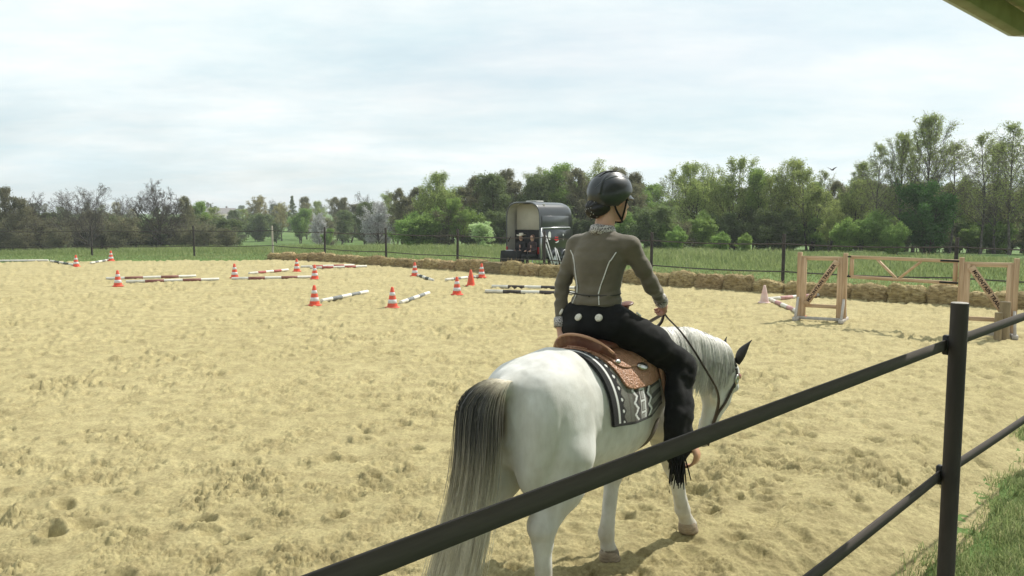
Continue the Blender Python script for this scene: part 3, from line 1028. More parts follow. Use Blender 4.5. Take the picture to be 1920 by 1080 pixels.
proto('bare_a', M_bark2, L_brown, 11, H=9, limbs=26, sub=7, twig=6, fine=4, spread=.58, rise=.35, lead=.55, fan=.95, shape='one', leaves=2500, leaf=.05, scat=.1, minr=.017, tr=.28, up=.06, first=.2)
proto('bare_b', M_bark, L_brown, 12, H=9, limbs=20, sub=7, twig=6, fine=4, spread=.54, rise=.45, lead=.55, fan=.9, shape='one', leaves=900, leaf=.05, scat=.1, minr=.012, tr=.22, up=.10, first=.22)
proto('willow_a', M_bark, L_willow, 21, H=9, stems=3, limbs=30, sub=7, twig=6, spread=.36, rise=.8, shape='vase', leaves=11500, leaf=.085, scat=.20, tr=.22, up=.12)
proto('willow_b', M_bark2, L_willow, 22, H=9, stems=2, limbs=26, sub=7, twig=6, spread=.38, rise=.7, shape='oval', leaves=11500, leaf=.085, scat=.2, tr=.22, up=.12)
proto('green_a', M_bark2, L_green, 31, H=9, stems=2, limbs=26, sub=7, twig=6, spread=.36, rise=.6, shape='oval', leaves=20000, leaf=.095, scat=.25, tr=.2)
proto('dark_a', M_bark2, L_dark, 41, H=9, limbs=24, sub=7, twig=6, spread=.36, rise=.55, shape='oval', leaves=20000, leaf=.095, scat=.25, tr=.2, first=.08)
proto('dark_b', M_bark2, L_brown, 42, H=9, stems=2, limbs=26, sub=7, twig=6, spread=.34, rise=.7, shape='oval', leaves=17000, leaf=.085, scat=.2, tr=.2, first=.08)
proto('birch_a', M_birch, L_willow, 51, H=12, limbs=26, sub=7, twig=6, fine=2, spread=.34, rise=.85, shape='oval', leaves=10000, leaf=.062, scat=.16, tr=.16, first=.28, up=.12, minr=.012)
proto('birch_b', M_birch, L_willow, 52, H=12, limbs=24, sub=7, twig=6, fine=2, spread=.32, rise=.8, shape='oval', leaves=7500, leaf=.058, scat=.14, tr=.14, first=.25, up=.02, droop=.08, minr=.012)
proto('blossom', M_bark, L_blos, 61, H=5, stems=2, limbs=24, sub=7, twig=6, spread=.5, rise=.6, shape='round', leaves=15000, leaf=.06, scat=.12, tr=.14, first=.1)
proto('ochre', M_bark, L_ochre, 71, H=8, limbs=20, sub=7, twig=7, spread=.42, rise=.7, shape='round', leaves=11000, leaf=.08, scat=.16, tr=.18)
proto('hawthorn', M_bark2, L_haw, 81, H=6, stems=2, limbs=26, sub=7, twig=6, spread=.50, rise=.4, shape='oval', leaves=22000, leaf=.10, scat=.22, tr=.15, first=.06)
proto('bush_green', M_bark2, L_green, 91, H=3, stems=4, limbs=28, sub=6, twig=5, spread=.55, rise=.6, shape='round', leaves=14000, leaf=.075, scat=.15, tr=.06, first=.05, minr=.006)
proto('bush_pale', M_bark, L_pale, 92, H=3, stems=5, limbs=30, sub=6, twig=5, spread=.45, rise=.8, shape='round', leaves=13000, leaf=.06, scat=.09, tr=.05, first=.05, minr=.006)
proto('bush_brown', M_bark2, L_brown, 93, H=3.2, stems=5, limbs=34, sub=7, twig=6, spread=.55, rise=.6, shape='round', leaves=9000, leaf=.06, scat=.15, tr=.06, first=.04, minr=.008)
proto('bush_dark', M_bark2, L_dark, 94, H=3.2, stems=4, limbs=30, sub=6, twig=6, spread=.60, rise=.5, shape='round', leaves=16000, leaf=.08, scat=.16, tr=.06, first=.04, minr=.008)
proto('fir', M_bark2, L_dark, 95, H=10, limbs=44, sub=7, twig=5, spread=.26, rise=-.1, shape='cone', leaves=15000, leaf=.10, scat=.14, tr=.2, first=.06, up=0.)

KIND = {
    'bare_a': ('bare_tree', 'tree', 'dark bare broad crowned tree', 'bare trees beyond the left fence'),
    'bare_b': ('bare_tree', 'tree', 'pale leafless tree with fine spreading twigs', 'pale leafless trees beyond the left fence'),
    'willow_a': ('willow_tree', 'tree', 'light green willow with several leaning stems', 'light green willows behind the far fence'),
    'willow_b': ('willow_tree', 'tree', 'light green loose crowned willow', 'light green willows behind the far fence'),
    'green_a': ('leafy_tree', 'tree', 'fresh green leafy tree', 'fresh green trees behind the meadow'),
    'dark_a': ('alder_tree', 'tree', 'dark green dense alder', 'dark dense trees behind the meadow'),
    'dark_b': ('budding_tree', 'tree', 'brown budding tree with thin foliage', 'brown budding trees behind the meadow'),
    'birch_a': ('birch_tree', 'tree', 'tall thin leaved birch', 'tall birches behind the wooden gate'),
    'birch_b': ('birch_tree', 'tree', 'tall drooping almost bare birch', 'tall birches behind the wooden gate'),
    'blossom': ('blossom_tree', 'tree', 'grey white blossoming tree', 'blossoming trees beyond the meadow'),
    'ochre': ('ochre_tree', 'tree', 'yellowish brown budding round tree', 'yellowish trees far beyond the corner post'),
    'hawthorn': ('hawthorn_tree', 'tree', 'deep green dense hawthorn', 'deep green hawthorns'),
    'bush_green': ('green_bush', 'bush', 'fresh green rounded bush', 'green bushes along the meadow edge'),
    'bush_pale': ('pale_bush', 'bush', 'pale whitish green bush', 'pale bushes'),
    'bush_brown': ('brown_bush', 'bush', 'brown twiggy leafless bush', 'brown undergrowth bushes at the meadow edge'),
    'bush_dark': ('dark_bush', 'bush', 'dark green low bush', 'dark bushes beneath the trees'),
    'fir': ('fir_tree', 'tree', 'dark slender fir', 'firs on the far hill'),
}
rt = random.Random(5)


def plant(key, x, y, H, where, wide=1., uniq=None):
    nm, cat, lb, gr = KIND[key]
    w, c, h0 = TP[key]
    z = float(terr(np.array([x]), np.array([y]))[0])
    r = empty(nm, (x, y, z), rt.uniform(0, 6.28), uniq or (lb + ' ' + where), cat, None if uniq else gr + ', ' + where)
    s = H / h0
    r.scale = (s * wide, s * wide, s)
    obj('trunk', w, None, r)
    if c: obj('crown', c, None, r)
    return r


# x, y in metres from the camera stand, height in metres
def where(x, y):
    a = x / y
    for lim, t in ((-.52, 'at the arena end behind the plain white pole'), (-.40, 'beyond the arena end near the big bare tree'), (-.30, 'beyond the pale corner post'),
                   (-.20, 'in the far view past the pale corner post'), (-.09, 'beside the grey blossoming tree'), (.06, 'behind the horse trailer'), (.17, 'behind the rider'),
                   (.30, 'behind the faded pink cone'), (.42, 'behind the lettered stand near the pink cone'), (.52, 'behind the swing gate')):
        if a < lim: return t
    return 'behind the stand with the round logs'


for key, x, y, H, wd in TREE_L + TREE_R:
    far = y > 200
    plant(key, x, y, H, 'on the far hill' if far else where(x, y), wd)
# ------------------------------------------------------------------ fences
M_post = mat('recycled_post', (.030, .024, .021), (.055, .045, .038), 6, rough=.75, bump=.5, bscale=30, stretch=(1, 1, .2), bdist=.006)
M_postend = mat('worn_post_end', (.30, .28, .25), (.52, .50, .46), 30, rough=.9)
M_pale = mat('pale_post', (.35, .31, .25), (.50, .45, .37), 9, rough=.85)
M_rail = mat('fence_tape', (.082, .071, .065), (.095, .083, .075), 22, rough=.85, spec=.12, bump=.1, bscale=70, stretch=(.3, .3, 3), bdist=.003)
M_insul = mat('insulator', (.008, .008, .009), rough=.5)


def fence_post(parent, x, y, z0, h, r, m, tilt=0., end=True):
    mb = MB()
    mb.lathe([(r * 1.0, -.35), (r, h * .5), (r, h - .008), (r * .93, h), (0.001, h + .001)] if not end else
             [(r, -.6), (r, h * .5), (r, h - .006), (r * .97, h)], 20)
    o = mb.build('post', m, parent, True, loc=(x, y, z0))
    o.rotation_euler = (rt.gauss(0, .008), rt.gauss(0, .008) + tilt, 0)
    if end:
        MB().lathe([(r * .97, h), (r * .9, h + .003), (.001, h + .004)], 20).build('post_end', M_postend, o, False)
    return o


def rail(parent, a, b, w, th, sag, name='rail'):
    a = np.array(a, float); b = np.array(b, float)
    t = np.linspace(0, 1, 15)
    P = a + (b - a) * t[:, None]; P[:, 2] -= sag * 4 * t * (1 - t)
    d = unit((b - a) * np.array([1, 1, 0])); n = np.array([d[1], -d[0], 0])
    V = []
    for p in P:
        for o_, h_ in ((-th, -w / 2), (th, -w / 2), (th, w / 2), (-th, w / 2)):
            V.append(p + n * o_ + np.array([0, 0, h_]))
    k = np.arange(4); k2 = (k + 1) % 4
    F = np.concatenate([np.stack([i * 4 + k, i * 4 + k2, i * 4 + 4 + k2, i * 4 + 4 + k], -1) for i in range(14)] + [np.array([[0, 3, 2, 1], [56, 57, 58, 59]])])
    return MB().add(np.array(V), F).build(name, M_rail, parent)


far_fence = empty('fence', (-13.1, 45, 0), 0, 'thin dark two rail fence behind the straw bales, round the far side of the arena', 'fence')
FP = [(-33.0, 42.5), (-27.6, 43.1), (-22.3, 43.6), (-17.1, 44.2), (-13.1, 45.0), (-9.25, 40.6), (-5.7, 37.2), (-2.25, 33.8), (1.2, 30.6), (4.63, 27.3), (8.0, 24.2), (11.75, 21.75), (15.6, 18.6)]
inv = Vector((13.1, -45, 0))
for i, (x, y) in enumerate(FP):
    fence_post(far_fence, x + inv.x, y + inv.y, 0, 1.62 + rt.uniform(-.03, .03), .05, M_pale if i == 4 else M_post, 0, False)
for (a, b) in zip(FP[:-1], FP[1:]):
    for z, s_ in ((1.36, .05), (.54, .04)):
        rail(far_fence, (a[0] + inv.x, a[1] + inv.y - .055, z), (b[0] + inv.x, b[1] + inv.y - .055, z), .038, .006, s_)

near_fence = empty('fence', (2.78, 5.1, 0), 0, 'dark two rail fence with round post crossing in front of the horse', 'fence')
NP = [(-1.50, .50), (2.785, 5.09), (6.0, 8.38), (9.2, 11.6), (12.4, 14.9), (15.55, 18.3)]
for i, (x, y) in enumerate(NP):
    po = fence_post(near_fence, x - 2.78, y - 5.1, 0, 1.655, .052, M_post)
    for z in (1.385, .545):
        MB().box((-.045, .045, z), (.045, .045, .125), np.array([[.7, -.7, 0], [.7, .7, 0], [0, 0, 1]]), .008).build('insulator', M_insul, po)
for (a, b) in zip(NP[:-1], NP[1:]):
    o_ = np.array([-.04, .04])
    for z, s_ in ((1.385, -.01), (.545, .02)):
        rail(near_fence, (a[0] - 2.78 + o_[0], a[1] - 5.1 + o_[1], z), (b[0] - 2.78 + o_[0], b[1] - 5.1 + o_[1], z), .064, .006, s_)

# ------------------------------------------------------------------ straw bales
M_straw = mat('straw', (.20, .145, .066), (.50, .39, .20), 14, rough=.9, spec=.2, bump=1., bscale=45, stretch=(.35, 1, 1.6), detail=8, bdist=.03, rand=.16)
M_strawd = mat('weathered_straw', (.155, .125, .070), (.29, .235, .135), 12, rough=.95, spec=.1, bump=1., bscale=45, stretch=(.35, 1, 1.6), detail=8, bdist=.03)
M_stalk = mat('straw_stalk', None, rough=.7, spec=.3, transl=.2, tint=[(0., (.18, .125, .055)), (.5, (.38, .29, .13)), (1., (.55, .45, .24))])


def bale_mesh(seed, L=.91, W=.46, H=.46, rough=1.25):
    nx, ny, nz = 28, 14, 13
    pts = {}; V = []; F = []

    def vid(i, j, k):
        q = (i, j, k)
        if q not in pts:
            pts[q] = len(V); V.append((i / nx - .5, j / ny - .5, k / nz))
        return pts[q]
    for i in range(nx):
        for j in range(ny):
            F.append([vid(i, j, nz), vid(i + 1, j, nz), vid(i + 1, j + 1, nz), vid(i, j + 1, nz)])
    for i in range(nx):
        for k in range(nz):
            F.append([vid(i, 0, k), vid(i + 1, 0, k), vid(i + 1, 0, k + 1), vid(i, 0, k + 1)])
            F.append([vid(i + 1, ny, k), vid(i, ny, k), vid(i, ny, k + 1), vid(i + 1, ny, k + 1)])
    for j in range(ny):
        for k in range(nz):
            F.append([vid(0, j + 1, k), vid(0, j, k), vid(0, j, k + 1), vid(0, j + 1, k + 1)])
            F.append([vid(nx, j, k), vid(nx, j + 1, k), vid(nx, j + 1, k + 1), vid(nx, j, k + 1)])
    V = np.array(V)
    # round the edges
    x, y, z = V[:, 0] * 2, V[:, 1] * 2, V[:, 2]
    rx = 1 - .16 * np.abs(y) ** 4 - .14 * np.clip(z - .5, 0, 1) ** 2 * 4 * rough * .6
    ry = 1 - .16 * np.abs(x) ** 6 - .22 * np.clip(z - .5, 0, 1) ** 2 * 4 * rough * .7
    P = np.stack([V[:, 0] * L * rx, V[:, 1] * W * ry, z * H * (1 - .10 * rough * (np.abs(x) ** 4 + np.abs(y) ** 4) * z)], 1)
    n = fbm(P * 7 + seed * 7, 4, seed, .6)
    dirn = np.stack([x * .5, y, (z - .3)], 1)
    P = P + dirn * (.030 * rough * n)[:, None]
    P[:, 2] += .05 * rough * z * vnoise(P * np.array([3, 3, 1]) + seed, seed + 3)
    # strings pulled into the bale
    for sx in (-.22, .22):
        P -= dirn * (.018 * np.exp(-((V[:, 0] - sx) / .03) ** 2))[:, None]
    P[:, 2] -= .03
    return mesh_np('bale', P, np.array(F), None, True), P


def stalk_mesh(seed, P, n, H):
    rg = np.random.default_rng(seed)
    nx = P.shape[0]
    base = P[rg.integers(0, nx, n)]
    base = base[base[:, 2] > .02]
    n = len(base)
    out = base - np.array([0, 0, H * .45]); out /= np.linalg.norm(out, axis=1, keepdims=True)
    d = out * .5 + rg.normal(0, .6, (n, 3)) + np.array([0, 0, .1]); d /= np.linalg.norm(d, axis=1, keepdims=True)
    L = rg.uniform(.05, .17, n)[:, None]
    t = np.array([-.3, .3, 1])
    PP = base[:, None] + d[:, None] * L[:, None] * t[None, :, None]
    PP[:, 2, 2] -= .02
    V, F = tubes(PP, np.full((n, 3), .0035), 3)
    return mesh_np('straw', V, F, np.repeat(rg.random(n), 9), False)


BM = []
for s_ in range(6):
    me, P = bale_mesh(s_ + 1)
    sm = stalk_mesh(s_ + 1, P, 260, .45); me.materials.append(M_straw); sm.materials.append(M_stalk)
    BM.append((me, sm))
me, P = bale_mesh(20, 1.0, .5, .46, .35)
sm = stalk_mesh(20, P, 130, .46); me.materials.append(M_strawd); sm.materials.append(M_stalk)
SQ = (me, sm)
HB = np.array([(-12.3, 40.9), (-9.14, 39.06), (-5.43, 35.4), (-2.17, 32.4), (-.59, 30.6), (1.87, 28.4), (4.37, 25.7), (5.44, 24.6), (6.75, 23.5), (7.9, 22.4), (8.86, 21.5), (9.91, 20.5), (10.8, 19.66), (12.6, 18.3), (13.6, 17.6)])
seg = np.linalg.norm(np.diff(HB, axis=0), axis=1); cum = np.concatenate([[0], np.cumsum(seg)])
s_ = .45; i = 0
while s_ < cum[-1]:
    x = np.interp(s_, cum, HB[:, 0]); y = np.interp(s_, cum, HB[:, 1])
    x2 = np.interp(s_ + .3, cum, HB[:, 0]); y2 = np.interp(s_ + .3, cum, HB[:, 1])
    a = math.atan2(y2 - y, x2 - x)
    nx_, ny_ = -math.sin(a), math.cos(a)
    sq = abs(s_ - cum[4]) < .5
    x += nx_ * .25; y += ny_ * .25
    if sq:
        lb, gr = 'squared dark weathered straw bale in the row beside the horse trailer', None
    elif s_ < cum[3]:
        lb, gr = 'loosened low straw bale in the row between arena corner and squared bale', 'straw bales towards the arena corner'
    elif s_ < cum[6]:
        lb, gr = 'golden straw bale in the row in front of the horse trailer', 'straw bales before the trailer'
    elif s_ < cum[9]:
        lb, gr = 'golden brown straw bale in the row behind the leaning pink cone', 'straw bales behind the pink cone'
    else:
        lb, gr = 'golden brown straw bale in the row behind the wooden gate', 'straw bales behind the gate'
    b = empty('straw_bale', (x, y, 0), a + rt.gauss(0, .05) + (math.pi if rt.random() < .5 else 0), lb, 'straw bale', gr)
    me, sm = SQ if sq else BM[rt.randrange(6)]
    hz = 1. if sq else rt.uniform(.84, 1.08)
    if s_ < cum[3]: hz *= .86
    b.scale = (rt.uniform(.98, 1.06), 1, hz)
    obj('bale', me, None, b); obj('loose_straw', sm, None, b, kind='stuff')
    s_ += .93; i += 1
# ------------------------------------------------------------------ cones
M_cone = mat('cone_orange', (.78, .075, .030), (.50, .10, .055), 9, rough=.6, spec=.4)
M_band = mat('cone_reflective', (.66, .66, .66), (.50, .51, .53), 25, rough=.35, spec=.6)
M_fade = mat('cone_faded', (.62, .40, .36), (.70, .58, .52), 5, rough=.7)


def cone_r(z): return .128 - (z - .03) / .47 * .098


CONE = {}
mb = MB(); mb.lathe([(.001, 0.), (.165, 0.), (.175, .008), (.172, .022), (.135, .034), (.128, .036)], 24); CONE['base'] = mb.mesh('base', True)
mb = MB(); mb.lathe([(cone_r(.03), .03), (cone_r(.12), .12), (cone_r(.3), .3), (cone_r(.485), .485), (.022, .50), (.016, .498), (.012, .47)], 24); CONE['body'] = mb.mesh('body', True)
for nm, z0, z1 in (('a', .115, .205), ('b', .30, .375)):
    mb = MB(); mb.lathe([(cone_r(z0) + .0005, z0), (cone_r(z0) + .003, z0 + .002), (cone_r(z1) + .003, z1 - .002), (cone_r(z1) + .0005, z1)], 24)
    CONE['band' + nm] = mb.mesh('reflective_band', True)


def cone(x, y, label, style='striped', s=1., tilt=0.):
    r = empty('traffic_cone', (x, y, .0), rt.uniform(0, 6), label, 'traffic cone', None)
    r.scale = (s, s, s); r.rotation_euler.x = tilt
    m = M_fade if style == 'faded' else M_cone
    for k in ('base', 'body') + (('banda', 'bandb') if style == 'striped' else ()):
        me = CONE[k]
        if style == 'faded': me = me.copy(); me.materials.clear()
        if not me.materials: me.materials.append(m if not k.startswith('band') else M_band)
        obj('reflective_band' if k.startswith('band') else k, me, None, r)


for x, y, lb in (
        (-18.6, 35.0, 'striped cone touching the dark banded pole by the arena end'),
        (-19.2, 39.3, 'striped cone at the arena edge touching the grey white pole end'),
        (-12.18, 25.3, 'striped cone before the left ends of two parallel brown banded poles'),
        (-9.73, 28.74, 'striped cone left of the single brown banded pole'),
        (-8.4, 32.0, 'striped cone at the left ends of two parallel red banded poles'),
        (-6.79, 28.2, 'striped cone at the right end of the single brown banded pole'),
        (-4.81, 19.9, 'large looking striped cone at the near end of the left grey banded pole'),
        (-2.84, 19.4, 'striped cone at the near end of the right grey banded pole'),
        (-3.51, 29.6, 'striped cone at the far end of a short slanting dark banded pole'),
        (-1.52, 22.6, 'striped cone standing in front of the plain orange cone'),
        (-1.07, 28.9, 'striped cone at the far end of the white pole near the straw bales')):
    cone(x, y, 'orange white ' + lb)
cone(-1.28, 25.5, 'plain orange cone without stripes beside the white pole', 'plain')
cone(6.33, 20.5, 'faded pinkish white cone at the corner of two faded poles', 'faded', .9)
cone(6.27, 17.75, 'orange cone half hidden behind the foot of the gate stand', 'plain', .75)

# ------------------------------------------------------------------ ground poles
M_pwhite = mat('pole_white', (.72, .70, .63), (.56, .54, .47), 5, rough=.6, bump=.2, bscale=40, bdist=.004)
M_pcol = {'brown': mat('pole_brown', (.20, .075, .06), (.26, .12, .095), 7, rough=.6), 'red': mat('pole_red', (.30, .055, .05), (.36, .11, .09), 7, rough=.6),
          'grey': mat('pole_grey', (.13, .14, .14), (.20, .21, .20), 7, rough=.6), 'black': mat('pole_black', (.035, .028, .026), (.07, .06, .055), 7, rough=.6),
          'green': mat('pole_dark', (.035, .045, .04), (.07, .08, .07), 7, rough=.6), 'pink': mat('pole_pink', (.40, .20, .19), (.50, .32, .30), 7, rough=.7)}


def pole(a, b, colour, label, n=5, r=.05, group=None):
    a = np.array(a, float); b = np.array(b, float)
    L = np.linalg.norm(b - a); ang = math.atan2(b[1] - a[1], b[0] - a[0])
    root = empty('ground_pole', (a[0], a[1], r * .9), ang, label, 'pole', group)
    m = MB(); m.lathe([(.001, 0), (r * .9, 0), (r, .006), (r, L - .006), (r * .9, L), (.001, L)], 16, axis=0)
    m.build('shaft', M_pwhite, root, True)
    if colour:
        for i in range(1, n, 2):
            x0, x1 = L * i / n, L * (i + 1) / n
            m = MB(); m.lathe([(r, x0), (r + .0015, x0 + .001), (r + .0015, x1 - .001), (r, x1)], 16, axis=0)
            m.build('painted_band', M_pcol[colour], root, True)


pole((-26.6, 38.2), (-22.04, 39.0), None, 'plain white pole lying along the far end of the arena')
pole((-21.7, 38.6), (-19.0, 35.6), 'green', 'white pole with dark bands slanting towards the cone by the arena end')
pole((-18.95, 36.9), (-19.4, 39.4), 'grey', 'white pole with grey bands ending at the cone on the arena edge')
pole((-13.78, 27.8), (-11.18, 28.99), 'brown', 'rear of two parallel white poles with brown bands, behind a striped cone')
pole((-12.5, 26.5), (-9.86, 27.57), 'brown', 'front of two parallel white poles with brown bands, beside a striped cone')
pole((-9.52, 27.8), (-6.93, 28.6), 'brown', 'single white pole with brown bands between two striped cones')
pole((-9.72, 30.3), (-8.83, 32.33), 'red', 'short looking white pole with red bands pointing at a striped cone')
pole((-8.8, 34.2), (-6.79, 35.3), 'red', 'rear of two close white poles with red bands by the straw bales')
pole((-8.25, 33.5), (-6.11, 34.5), 'red', 'front of two close white poles with red bands by the straw bales')
pole((-4.80, 20.6), (-4.08, 23.1), 'grey', 'white pole with grey bands running back from the large looking striped cone')
pole((-2.75, 20.2), (-2.31, 22.7), 'grey', 'white pole with grey bands right of the large looking striped cone')
pole((-3.42, 29.6), (-2.62, 27.1), 'green', 'white pole with dark grey bands slanting forward from a striped cone')
pole((-2.21, 27.3), (-1.12, 29.0), 'grey', 'white pole behind the plain orange cone')
pole((-.61, 24.75), (2.35, 24.15), 'black', 'rear of two parallel black and white poles beside the rider', 6)
pole((-.76, 23.2), (2.3, 22.5), 'black', 'front of two parallel black and white poles beside the rider', 6)
pole((6.55, 21.0), (8.6, 22.3), 'pink', 'faded white pole with pink bands running behind the gate stand')
pole((6.60, 20.8), (6.38, 18.0), 'pink', 'faded white pole with pink bands running to the gate stand foot')

# ------------------------------------------------------------------ wooden gate
M_wood = mat('planed_larch', (.36, .235, .135), (.60, .43, .285), 16, rough=.7, spec=.25, bump=.4, bscale=40, stretch=(1, 1, .06), bdist=.004)
M_woodh = mat('planed_larch_rail', (.36, .24, .14), (.60, .43, .285), 16, rough=.7, spec=.25, bump=.4, bscale=40, stretch=(.06, .3, 1), bdist=.004)
M_grey = mat('weathered_wood', (.36, .33, .29), (.52, .48, .43), 8, rough=.85, bump=.4, bscale=30, stretch=(1, 1, .15), bdist=.004)
M_ink = mat('burnt_lettering', (.035, .016, .014), rough=.8)


def text_mesh(txt, size):
    cu = bpy.data.curves.new('txt', 'FONT'); cu.body = txt; cu.size = size; cu.align_x = 'CENTER'; cu.align_y = 'CENTER'
    cu.extrude = .0015; cu.offset = .004; cu.space_character = 1.12
    o = bpy.data.objects.new('txt', cu); COL.objects.link(o)
    bpy.context.view_layer.update()
    me = bpy.data.meshes.new_from_object(o.evaluated_get(bpy.context.evaluated_depsgraph_get()))
    bpy.data.objects.remove(o); bpy.data.curves.remove(cu)
    return me


def gate_stand(A, B, slope, label, zt=1.42):
    A = np.array([*A, 0.]); B = np.array([*B, 0.])
    e = unit(B - A); n = np.array([e[1], -e[0], 0]);  n = n if n[1] < 0 else -n
    w = np.linalg.norm(B - A)
    r = empty('gate_stand', tuple(A), math.atan2(e[1], e[0]), label, 'gate stand')
    # local: x along the stand, -y towards the arena, z up
    for x, s in ((0, 1), (w, -1)):
        MB().box((x, 0, zt / 2 + .02), (.085, .085, zt - .04), None, .004).build('post', M_wood, r)
        MB().box((x + s * .095, -.012, .68), (.10, .05, 1.26), None, .003).build('side_plank', M_wood, r)
        MB().box((x, 0, .035), (.10, .74, .07), None, .004).build('foot', M_grey, r)
        for sy in (-1, 1):
            MB().bar((x, sy * .30, .06), (x, sy * .045, .46), .075, .045, (1, 0, 0), .003).build('foot_brace', M_grey, r)
    for z, h, m in ((1.30, .085, M_woodh), (.30, .075, M_woodh), (.055, .06, M_grey)):
        MB().box((w / 2, .0 if z > .1 else -.16, z), (w - .088, .045, h), None, .003).build('rail', m, r)
    if slope > 0: a, b = np.array([.15, -.056, .33]), np.array([w - .15, -.056, 1.25])
    else: a, b = np.array([.15, -.056, 1.25]), np.array([w - .14, -.056, .40])
    d = unit(b - a)
    br = MB().bar(a, b, .03, .125, (0, 0, 1) if True else (0, 1, 0), .003).build('brace', M_woodh, r)
    t = text_mesh('MOUNTAIN TRAILER', .088)
    xs = np.empty(len(t.vertices) * 3, np.float32); t.vertices.foreach_get('co', xs); xs = xs.reshape(-1, 3)
    sc = .86 * np.linalg.norm(b - a) / np.ptp(xs[:, 0])
    c = (a + b) / 2 + np.array([0, -.017, 0])
    z_ = np.array([0, -1., 0]); y_ = np.cross(z_, d)
    W = c + (xs[:, :1] * sc) * d + xs[:, 1:2] * y_ * 1.0 + xs[:, 2:] * z_
    t.vertices.foreach_set('co', W.astype(np.float32).ravel()); t.update()
    obj('lettering', t, M_ink, br)
    return r


gate_stand((6.07, 17.3), (6.85, 16.85), 1, 'wooden gate stand beside the faded poles, lettered brace rising to the right')
gate_stand((8.28, 15.1), (9.06, 14.72), -1, 'wooden gate stand by the round logs, lettered brace falling to the right')
ga = np.array([6.92, 16.78, 0]); gb = np.array([8.24, 15.16, 0])
w = np.linalg.norm(gb - ga)
g = empty('trail_gate', tuple(ga), math.atan2(gb[1] - ga[1], gb[0] - ga[0]), 'light wooden swing gate with two slanting struts hung between the stands', 'gate')
for z in (1.345, .94):
    MB().box((w / 2, 0, z), (w, .05, .062), None, .003).build('rail', M_woodh, g)
for x in (.035, w - .035):
    MB().box((x, 0, 1.1425), (.07, .046, .343), None, .003).build('stile', M_wood, g)
for (x0, x1) in ((.27, .455), (.68, .485)):
    MB().bar((w * x0, 0, 1.315), (w * x1, 0, .968), .04, .05, (0, 1, 0), .003).build('strut', M_woodh, g)
M_iron = mat('black_iron', (.01, .01, .011), (.02, .02, .02), 20, rough=.5, metal=.6)
for z in (1.35, .945):
    MB().box((w - .12, -.033, z), (.36, .012, .034), None, .002).build('latch', M_iron, g)
    MB().box((-.03, -.02, z), (.12, .02, .03), None, .002).build('hinge', M_iron, g)

# logs standing by the gate
M_logbark = mat('log_side', (.20, .15, .085), (.30, .235, .14), 8, rough=.9, bump=.8, bscale=16, stretch=(1, 1, .25), bdist=.02)
M_logend = mat('log_end', (.40, .33, .22), (.30, .235, .145), 30, rough=.85)
for x, y, r_, h_, lb in ((8.74, 14.47, .092, .67, 'thicker peeled round log standing against the gate stand'), (8.55, 14.33, .062, .49, 'thinner peeled round log standing beside the thicker log')):
    t = empty('log', (x, y, 0), 0, lb, 'log')
    m = MB(); m.lathe([(r_ * 1.03, -.03), (r_, .1), (r_ * .98, h_ - .012), (r_ * .93, h_)], 22)
    V = np.concatenate(m.V); V[:, :2] *= (1 + .05 * vnoise(V * 9, 3))[:, None]; m.V = [V]
    m.build('side', M_logbark, t, True)
    MB().lathe([(r_ * .925, h_ - .001), (r_ * .5, h_ + .002), (.001, h_ + .003)], 22).build('cut_end', M_logend, t, False)
# ------------------------------------------------------------------ horse
HO = (0.448, 4.753, 0.0)
HRZ = R(90 - 38.5)      # local +x is the way the horse walks


def limb(s, pts, rad, k=.03, sq=(1, 1, 1)):
    for a, b, ra, rb in zip(pts[:-1], pts[1:], rad[:-1], rad[1:]):
        s.cap(a, b, ra, rb, k, sq)


TORSO = [(-.80, 1.11, .10, .08), (-.765, 1.125, .19, .155), (-.68, 1.13, .262, .215), (-.56, 1.12, .305, .255), (-.42, 1.11, .320, .272),
         (-.22, 1.08, .330, .28), (0, 1.065, .345, .305), (.2, 1.065, .345, .295), (.36, 1.085, .35, .255),
         (.52, 1.10, .325, .225), (.66, 1.12, .25, .19), (.76, 1.13, .14, .11)]
torso = SDF().loft(TORSO, .05, 2.25)
torso.ell((.36, 0, 1.36), (.22, .085, .115), .09)


